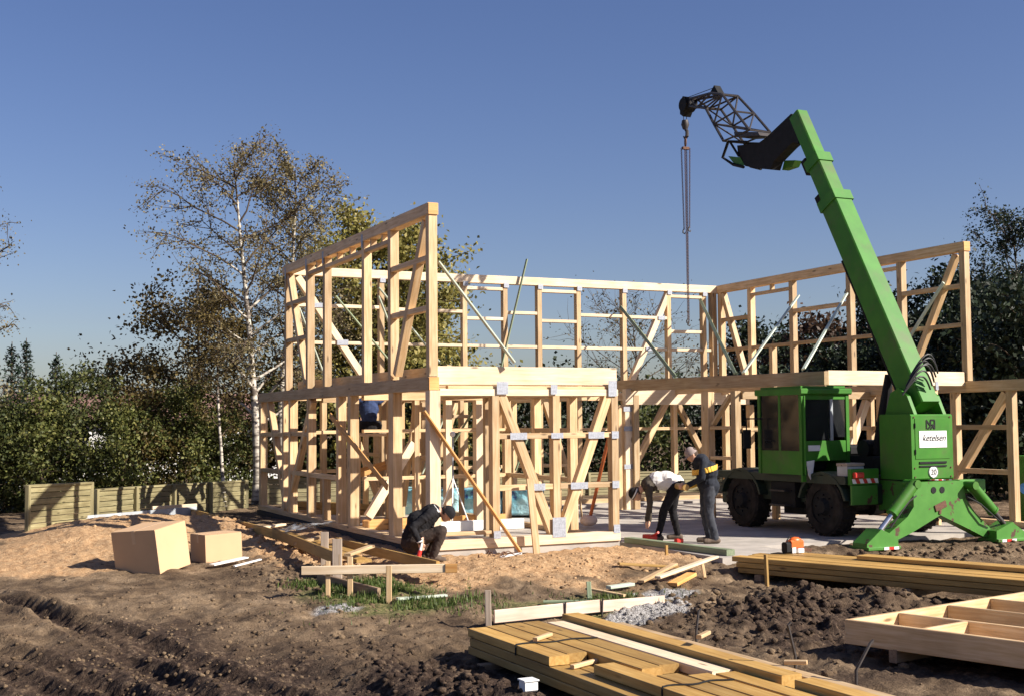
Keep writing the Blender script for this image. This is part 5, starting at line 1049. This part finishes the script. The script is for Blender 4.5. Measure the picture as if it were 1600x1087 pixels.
# ------------------------------------------------------------------ things inside the frame
rf = random.Random(3)
for k, (x, y, lx, lb) in enumerate(((3.15, 7.45, 0.98, 'blue foil pack inside the left wing, left one behind the tripod'), (3.90, 6.90, 0.95, 'blue foil pack inside the left wing, middle one'), (4.60, 6.35, 0.75, 'blue foil pack inside the frame, right smaller one'), (2.40, 8.08, 0.95, 'blue foil pack at the back left behind the corner post'))):
    bm_ = bmesh.new(); bmesh.ops.create_cube(bm_, size=1); bmesh.ops.subdivide_edges(bm_, edges=bm_.edges, cuts=9, use_grid_fill=True)
    for v in bm_.verts:
        q = v.co.copy(); r = 1+0.0*q.x; v.co = Vector((q.x*lx, q.y*0.7, (q.z+0.5)*0.55))
        v.co += Vector((fbm(q.y*4+k, q.z*4)-0.5, fbm(q.x*4+k, q.z*4)-0.5, (fbm(q.x*4, q.y*4+k)-0.5)*(1 if q.z > 0 else 0)))*0.12
    me = bpy.data.meshes.new('m'); bm_.to_mesh(me); bm_.free(); me.shade_smooth(); o = link('foil_pack', me, 'foil', None, T((x, y, 0.0)) @ Matrix.Rotation(R(-38), 4, 'Z')); tag(o, lb, 'pack', 'foil packs inside the frame')
for k, (a, b, lb) in enumerate((((0.4, 9.6, 0.06), (1.9, 7.0, 0.06), 'yellowish beam on the floor inside the left wing, lowest'), ((0.6, 9.7, 0.06), (2.1, 7.1, 0.06), 'yellowish beam on the floor beside the lowest one'), ((0.45, 9.5, 0.19), (1.95, 7.0, 0.19), 'yellowish beam stacked on the two floor beams, left wing'), ((0.3, 6.9, 0.05), (1.7, 5.3, 0.05), 'pale plank on the floor of the left wing'))):
    tag(beam('floor_beam', a, b, 0.17, 0.12, 'ochre' if k < 3 else 'pale'), lb, 'beam', 'beams on the floor of the left wing')
mb = MB(); mb.box((0.75, 2.95, 0.0), (2.95, 3.06, 0.19), 0.01); tag(mb.build('insulation_board', 'white'), 'long white board lying on the floor behind the front sill', 'board')
tp = empty('tripod', (1.78, 3.6, 0), 'white tripod with a grey pole inside the front left bay', 'tripod')
for x, y in ((1.52, 3.9), (2.05, 3.35), (1.60, 3.2)): mb = MB(); mb.tube([(x, y, 0.0), (1.75, 3.5, 0.95)], 0.014, 6); mb.build('leg', 'white', tp)
mb = MB(); mb.tube([(1.75, 3.5, 0.9), (1.75, 3.5, 1.72)], 0.018, 8); mb.build('pole', 'zinc', tp); mb = MB(); mb.ball((1.75, 3.5, 1.76), 0.055, 10); mb.build('head', 'white', tp)
mb = MB(); mb.tube([(4.15, 1.6, 2.2), (4.40, 3.1, 0.0)], 0.035, 8); pr_ = mb.build('prop', 'rustorange', None, True); tag(pr_, 'rusty orange diagonal steel prop behind the front wall', 'prop')
tag(beam('prop_board', (4.6, 3.7, 0.0), (4.25, 3.2, 0.75), 0.03, 0.08, 'spruce'), 'light short board leaning behind the front right post', 'board')
mb = MB(); mb.ball((4.35, 3.0, 0.09), (0.18, 0.14, 0.11), 14); o = mb.build('cement_bag', 'pinkwood', None, True); tag(o, 'pinkish bag slumped on the floor behind the front wall', 'bag')
# plastic film over the planks
me = bpy.data.meshes.new('m'); N = 24; u_, v_ = np.meshgrid(np.linspace(0, 1, N), np.linspace(0, 1, N)); X_ = -1.45+0.95*u_; Y_ = 4.1-0.9*v_; Z_ = 0.10+0.45*(fbm(u_*3+5, v_*3)-0.35)*np.sin(math.pi*u_)*np.sin(math.pi*v_)+0.22*u_*v_
ii = np.arange(N*N).reshape(N, N); me = npmesh(np.stack([X_, Y_, Z_], -1).reshape(-1, 3), np.stack([ii[:-1, :-1], ii[:-1, 1:], ii[1:, 1:], ii[1:, :-1]], -1).reshape(-1, 4)); me.shade_smooth()
tag(link('plastic_film', me, 'film'), 'crumpled clear plastic film beside the black plinth', 'film')
# right edge: blue pipe, green container
mb = MB(); q = [(11.9, -0.6, 0.62), (12.2, -0.55, 0.66), (12.55, -0.5, 0.74), (12.65, -0.5, 0.88), (12.55, -0.5, 0.99), (12.40, -0.5, 1.02)]; mb.tube(q, 0.11, 12); mb.tube([(12.6, -0.45, 0.3), (12.6, -0.45, 0.7)], 0.12, 12); mb.box((12.35, -0.75, -0.16), (12.9, -0.2, 0.32), 0.03); tag(mb.build('pump', 'bluepipe', None, True), 'blue curved pump pipe right of the crane outrigger', 'pump')
ct = empty('waste_container', (13.6, 0.2, -0.1), 'green container at the right edge behind the timber posts', 'container'); mb = MB(); mb.box((13.1, -0.4, -0.16), (14.3, 0.8, 1.12), 0.03); mb.build('body', 'green', ct); mb = MB(); mb.box((13.05, -0.45, 1.122), (14.35, 0.85, 1.20), 0.02); mb.build('lid', 'green', ct)

# ------------------------------------------------------------------ fence
def fence(pts, label, h, post_w=0.08, slat=0.10, gap=0.012, sink=0.0):
    F = empty('slat_fence', (pts[0][0], pts[0][1], -0.2), label, 'fence', 'fences around the plot')
    for (x0, y0, t0), (x1, y1, t1) in zip(pts[:-1], pts[1:]):
        a = Vector((x0, y0, 0)); b = Vector((x1, y1, 0)); d = (b-a).normalized(); nrm = Vector((-d.y, d.x, 0)); n = int(h/(slat+gap))
        for k in range(n):
            off = nrm*((k % 2)*0.012); z0 = t0-0.06-k*(slat+gap); z1 = t1-0.06-k*(slat+gap)
            beam('slat', a+off+d*0.03+Vector((0, 0, z0)), b+off-d*0.03+Vector((0, 0, z1)), 0.02, slat, 'fence', F, (0, 0, 1), 0.003)
        beam('post', a-nrm*0.05+Vector((0, 0, t0-h-0.3)), a-nrm*0.05+Vector((0, 0, t0+0.03)), post_w, post_w, 'fence', F, nrm)
        beam('cap_rail', a+Vector((0, 0, t0+0.012)), b+Vector((0, 0, t1+0.012)), 0.07, 0.05, 'fence', F)
    x1, y1, t1 = pts[-1]; beam('post', Vector((x1, y1, t1-h-0.3)), Vector((x1, y1, t1+0.03)), post_w, post_w, 'fence', F)
    return F
fence([(-5.46, 6.3, 0.88), (-4.05, 8.3, 0.82)], 'tall weathered slat fence panel at far left behind the sand heap', 1.15)
fence([(-3.95, 8.6, 0.66), (-3.0, 9.65, 0.64), (-2.0, 10.7, 0.62), (-0.9, 12.0, 0.58), (0.3, 13.2, 0.56)], 'low weathered slat fence running from the tall panel to the house', 0.85)
fence([(0.9, 14.0, 0.54)]+[(0.9+2.4*k, 14.0, 0.54-0.02*k) for k in range(1, 9)], 'low slat fence glimpsed behind the house frame', 0.8)
for k in range(5):
    a = (-4.55+0.56*k, 8.0+0.26*k, 0); tag(beam('zinc_board', (a[0], a[1], 0.06+0.008*k), (a[0]+0.555, a[1]+0.255, 0.068+0.008*k), 0.02, 0.26, 'zinc'), ['grey sheet metal edging behind the sand heap, leftmost sheet', 'grey sheet metal edging behind the sand heap, second sheet from left', 'grey sheet metal edging behind the sand heap, middle sheet', 'grey sheet metal edging behind the sand heap, second sheet from right', 'grey sheet metal edging behind the sand heap, rightmost sheet'][k], 'edging', 'sheet metal edging behind the sand heap')
plank('plank', (-2.75, 8.95, 0.25), (-1.75, 9.35, 0.25), 0.05, 0.07, 'pale', 'pale batten on top of the grey edging near the fence')

# ------------------------------------------------------------------ neighbouring house behind the shrubs
nh = empty('neighbour_house', (1.5, 33, -0.4), 'white rendered house with dull red roof half hidden behind the shrubs', 'house')
nw = MB(); nw.box((-3.5, 32, -0.6), (6.5, 39, 2.2)); nw.prism([(32, 2.2), (39, 2.2), (35.5, 3.1)], 0, -3.5, 6.5); nw.build('wall', 'plaster', nh)
for s in (0, 1):
    y0, y1 = (31.6, 35.5) if s == 0 else (39.4, 35.5); mb = MB(); a, b = ((-3.8, y0, 2.10), (-3.8, y1, 3.17)); mb.add([(-3.8, y0, 2.10), (6.8, y0, 2.10), (6.8, y1, 3.17), (-3.8, y1, 3.17), (-3.8, y0, 2.22), (6.8, y0, 2.22), (6.8, y1, 3.29), (-3.8, y1, 3.29)], [[0, 1, 2, 3], [4, 5, 6, 7], [0, 1, 5, 4], [1, 2, 6, 5], [2, 3, 7, 6], [3, 0, 4, 7]]); mb.build('roof', 'rooftile', nh)
for x in (-2.2, 0.2, 2.6, 4.8): mb = MB(); mb.box((x, 31.96, 0.6), (x+1.1, 32.02, 1.9)); mb.build('window', 'glass', nh)

# ------------------------------------------------------------------ trees
def tube_np(segs, n=5):
    vs = []; fs = []; k = 0
    for a, b, ra, rb in segs:
        a = np.array(a); b = np.array(b); d = b-a; d = d/(np.linalg.norm(d)+1e-9); x = np.cross(d, (0, 0, 1) if abs(d[2]) < 0.9 else (1, 0, 0)); x /= np.linalg.norm(x); y = np.cross(d, x)
        t = np.linspace(0, 2*math.pi, n, endpoint=False); c = np.cos(t)[:, None]*x+np.sin(t)[:, None]*y
        vs.append(a+c*ra); vs.append(b+c*rb); i = np.arange(n); j = (i+1) % n
        fs.append(np.stack([k+i, k+j, k+n+j, k+n+i], 1)); k += 2*n
    return np.concatenate(vs), np.concatenate(fs)
def limb(rs, p, d, L, r, segs, n=5, wob=0.12, grav=0.0, taper=0.5):
    pts = [p]; p = np.array(p, float); d = np.array(d, float)
    for i in range(n):
        d = d+rs.randn(3)*wob+np.array([0, 0, grav]); d /= np.linalg.norm(d); q = p+d*L/n; ra = r*(1-(1-taper)*i/n); rb = r*(1-(1-taper)*(i+1)/n); segs.append((p, q, ra, rb)); p = q; pts.append(p)
    return pts, d
def tree(name, label, base, height, crown, mat, seed, bark='bark', r=0.12, nb=14, start=0.3, leaf=0.16, nleaf=5000, spread=0.35, group=None, rise=0.5, droop=0.0, lean=(0, 0), ball=0.55, clumps=2, cat='tree'):
    """crown = horizontal radius; leaves gather in clumps along the twigs"""
    rs = np.random.RandomState(seed); E_ = empty(name, base, label, cat, group); segs = []; base = np.array(base, float)
    tp_, _ = limb(rs, base-np.array([0, 0, 0.2]), np.array([lean[0], lean[1], 1.0]), height*0.96+0.2, r, segs, 10, 0.035, 0, 0.12)
    tips = []
    for i in range(nb):
        f = start+(1-start)*((i+0.5)/nb); k = min(9, int(f*10)); t = f*10-k; p = tp_[k]*(1-t)+tp_[k+1]*t
        az = i*2.399+rs.rand()*0.8; s = (1-((f-start)/(1-start)-0.35)**2*1.3); L = crown*max(0.25, s)*(0.75+0.5*rs.rand())
        up_ = rise*(0.7+0.6*rs.rand())+0.6*max(0, f-0.8)*3; d = np.array([math.cos(az), math.sin(az), up_]); d /= np.linalg.norm(d)
        pts, dd = limb(rs, p, d, L, r*0.42*(1-f*0.6), segs, 5, 0.13, droop*0.3, 0.25)
        for j in (2, 3, 4, 5):
            for c_ in range(clumps):
                d2 = dd+rs.randn(3)*0.75+np.array([0, 0, droop]); d2 /= np.linalg.norm(d2); p2, d3 = limb(rs, pts[j], d2, L*(0.28+0.25*rs.rand()), r*0.10, segs, 3, 0.2, droop*0.4, 0.3); tips += p2[1:]
        tips += pts[2:]
    tips += list(tp_[7:])
    v, f_ = tube_np(segs, 6); me = npmesh(v-base, f_); me.shade_smooth(); me.materials.append(M[bark]); me.materials.append(M['bark'])
    me.polygons.foreach_set('material_index', np.repeat([1 if a_[2] < 0.032 else 0 for a_ in segs], 6).astype(np.int32)); link('trunk', me, None, E_, T(base))
    tips = np.array(tips); ci = rs.randint(0, len(tips), nleaf); w8 = rs.rand(len(tips)); ci = rs.choice(len(tips), nleaf, p=(w8**0.7)/(w8**0.7).sum())
    cen = tips[ci]+rs.randn(nleaf, 3)*spread*np.array([1, 1, 0.75])*(0.4+0.8*rs.rand(nleaf, 1))
    tone = 0.5*rs.rand(nleaf)+0.5*w8[ci]*0.9; q, ff = leaves(cen, leaf, rs, 0.4)
    link('crown', leafmesh(q-base, ff, tone, mat), None, E_, T(base)); return E_
def gnd(x, y): return (x, y, gh(x, y)-0.05)
tree('birch_tree', 'tall slender white-trunked birch rising left of the house', gnd(0.87, 14.6), 9.3, 2.5, 'leaf_birch', 11, 'birchbark', 0.13, 30, 0.24, 0.07, 13500, 0.16, 'birches left of the house', 0.75, -0.10, (0.0, 0.0), clumps=3)
tree('birch_tree', 'second birch trunk just right of the tall one, browner crown', gnd(1.75, 15.2), 9.4, 1.5, 'leaf_birch', 12, 'birchbark', 0.11, 26, 0.38, 0.07, 10500, 0.15, 'birches left of the house', 0.9, -0.05, (0.01, 0.0), clumps=3)
tree('birch_tree', 'thin leaning birch low in the shrubs left of the house', gnd(-0.05, 13.9), 5.4, 1.1, 'leaf_brown', 13, 'birchbark', 0.06, 14, 0.35, 0.07, 2600, 0.14, 'birches left of the house', 0.6, -0.05, (-0.06, 0.03))
tree('birch_tree', 'thin birch branches reaching in at the far left edge', gnd(-6.35, 13.6), 7.6, 1.35, 'leaf_birch', 14, 'birchbark', 0.12, 16, 0.3, 0.06, 2200, 0.14, 'birches left of the house', 0.6, -0.12)
tree('autumn_tree', 'dense olive brown tree behind the two birches', gnd(0.4, 18.5), 5.4, 2.6, 'leaf_brown', 15, 'bark', 0.14, 22, 0.12, 0.11, 15000, 0.30, 'trees behind the left wing', 0.45)
tree('oak_tree', 'yellow-green oak rising behind the left upper wall', gnd(5.4, 18.2), 7.9, 2.5, 'leaf_oak', 16, 'bark', 0.20, 36, 0.10, 0.13, 32000, 0.32, 'trees behind the left wing', 0.5, clumps=3)
tree('oak_tree', 'lower yellow-green oak right of the taller oak', gnd(7.9, 20.0), 6.0, 1.9, 'leaf_oak', 17, 'bark', 0.15, 24, 0.12, 0.13, 16000, 0.30, 'trees behind the left wing', 0.5)
for i, (x, y, h) in enumerate(((-4.05, 28.8, 5.3), (-3.5, 29.8, 5.5), (-2.55, 29.2, 5.0), (-0.6, 29.5, 5.0))):
    lb = ['dark spruce at the far left edge, leftmost pointed top', 'dark spruce, second pointed top from the left edge', 'dark spruce, third pointed top from the left edge', 'dark spruce top behind the roundest left shrub'][i]
    rs = np.random.RandomState(40+i); E_ = empty('spruce_tree', gnd(x, y), lb, 'tree', 'spruces at the far left'); b0 = np.array(gnd(x, y)); segs = [(b0, b0+np.array([0, 0, h]), 0.12, 0.012)]; cen = []
    for k in range(26):
        f = 0.08+0.9*k/26; L = (1-f)*1.05+0.06
        for a in range(7):
            az = a*0.9+k*0.7+rs.rand()*0.3; d = np.array([math.cos(az), math.sin(az), -0.12+0.35*f]); p = b0+np.array([0, 0, h*f]); segs.append((p, p+d*L, 0.014, 0.003))
            m = int(14*L)+4; t = rs.rand(m, 1)**0.7; cen.append(p+d*L*t+rs.randn(m, 3)*0.06)
    v, f_ = tube_np(segs, 5); link('trunk', npmesh(v-b0, f_), 'bark', E_, T(b0)); cen = np.concatenate(cen); q, ff = leaves(cen, 0.15, rs, 0.6, 0.6); link('crown', leafmesh(q-b0, ff, rs.rand(len(cen)), 'needle'), None, E_, T(b0))
SH = [(-6.1, 14.6, 3.3, 1.1, 'shrub at the far left edge below the spruces'), (-5.2, 15.0, 3.3, 1.1, 'green shrub below the second spruce, behind the tall fence panel'), (-4.4, 14.7, 3.2, 1.1, 'green shrub above the right end of the tall fence panel'), (-3.45, 15.2, 3.75, 1.2, 'tallest round green shrub in the left hedge'), (-2.55, 14.9, 3.1, 1.1, 'olive shrub right of the tallest round one'), (-1.7, 15.4, 3.4, 1.2, 'brownish shrub in the middle of the left hedge'), (-0.85, 15.0, 3.5, 1.1, 'yellow-green shrub just left of the leaning thin birch'), (0.2, 16.2, 2.6, 1.0, 'low dark shrub under the tall birch')]
for i, (x, y, h, c, lb) in enumerate(SH): tree('shrub', lb, gnd(x, y), h*(0.74, 0.70, 0.78, 0.88, 0.72, 0.78, 0.84, 0.8)[i], c, ('leaf_hedge', 'leaf_hedge', 'leaf_shrub', 'leaf_hedge', 'leaf_shrub', 'leaf_brown', 'leaf_shrub', 'leaf_hedge')[i], 60+i, 'bark', 0.06, 22, 0.04, 0.088, 8500, 0.22, 'hedge shrubs behind the left fence', 0.55, cat='shrub')
BK = [(2.6, 18.0), (4.4, 17.6), (6.4, 17.4), (8.6, 17.8), (10.6, 17.6), (12.6, 17.8), (14.6, 17.4), (16.6, 18.0)]
BL = ['dark shrub behind the back left corner of the frame', 'dark shrub behind the ladder-side bay of the left wing', 'dark shrub behind the left wing, under the oak', 'dark shrub behind the front bay with the V braces, left part', 'dark shrub behind the front bay with the V braces, right part', 'dark shrub seen through the open bay left of the bending worker', 'dark shrub seen through the open bay above the bending worker', 'dark shrub seen above the stooping worker']
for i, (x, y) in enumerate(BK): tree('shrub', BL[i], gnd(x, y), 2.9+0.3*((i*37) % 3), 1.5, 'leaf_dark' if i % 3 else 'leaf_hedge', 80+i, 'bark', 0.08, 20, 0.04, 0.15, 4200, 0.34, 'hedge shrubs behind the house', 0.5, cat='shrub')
tree('bare_tree', 'thin sparse tree with few leaves behind the back wall', gnd(18.7, 24.4), 6.6, 3.0, 'leaf_brown', 21, 'bark', 0.10, 26, 0.2, 0.10, 1600, 0.3, None, 0.8, clumps=3)
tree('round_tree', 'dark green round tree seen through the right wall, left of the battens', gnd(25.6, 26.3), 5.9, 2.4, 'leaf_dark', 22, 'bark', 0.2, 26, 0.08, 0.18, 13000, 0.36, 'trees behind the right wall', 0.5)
tree('red_tree', 'reddish brown tree seen through the middle of the right wall', gnd(25.2, 21.2), 5.6, 2.7, 'leaf_red', 23, 'bark', 0.2, 26, 0.08, 0.18, 13000, 0.38, 'trees behind the right wall', 0.45)
RT = [(24.6, 16.8, 6.6, 1.8, 'dark tree right of the boom behind the right wall'), (26.6, 15.4, 7.5, 2.1, 'dark tree with the highest leafy top at the right'), (24.6, 12.2, 6.6, 2.2, 'dark tree right of the right corner post'), (21.6, 7.2, 5.4, 1.9, 'dark tree at the right edge of the picture'), (21.5, 10.4, 5.2, 1.9, 'dark lower tree behind the right corner post'), (20.6, 13.6, 4.0, 2.0, 'dark low tree behind the crane tower'), (19.2, 16.4, 3.4, 2.0, 'dark low tree behind the crane cab'), (18.8, 5.4, 4.6, 1.8, 'dark low tree behind the green container')]
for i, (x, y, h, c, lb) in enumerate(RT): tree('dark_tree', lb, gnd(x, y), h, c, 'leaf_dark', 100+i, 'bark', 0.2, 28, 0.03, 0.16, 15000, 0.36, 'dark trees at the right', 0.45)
tree('birch_tree', 'drooping birch at the upper right edge', gnd(28.2, 13.7), 9.2, 2.5, 'leaf_dark', 31, 'birchbark', 0.15, 30, 0.35, 0.10, 14000, 0.20, None, 0.7, -0.22, clumps=3)
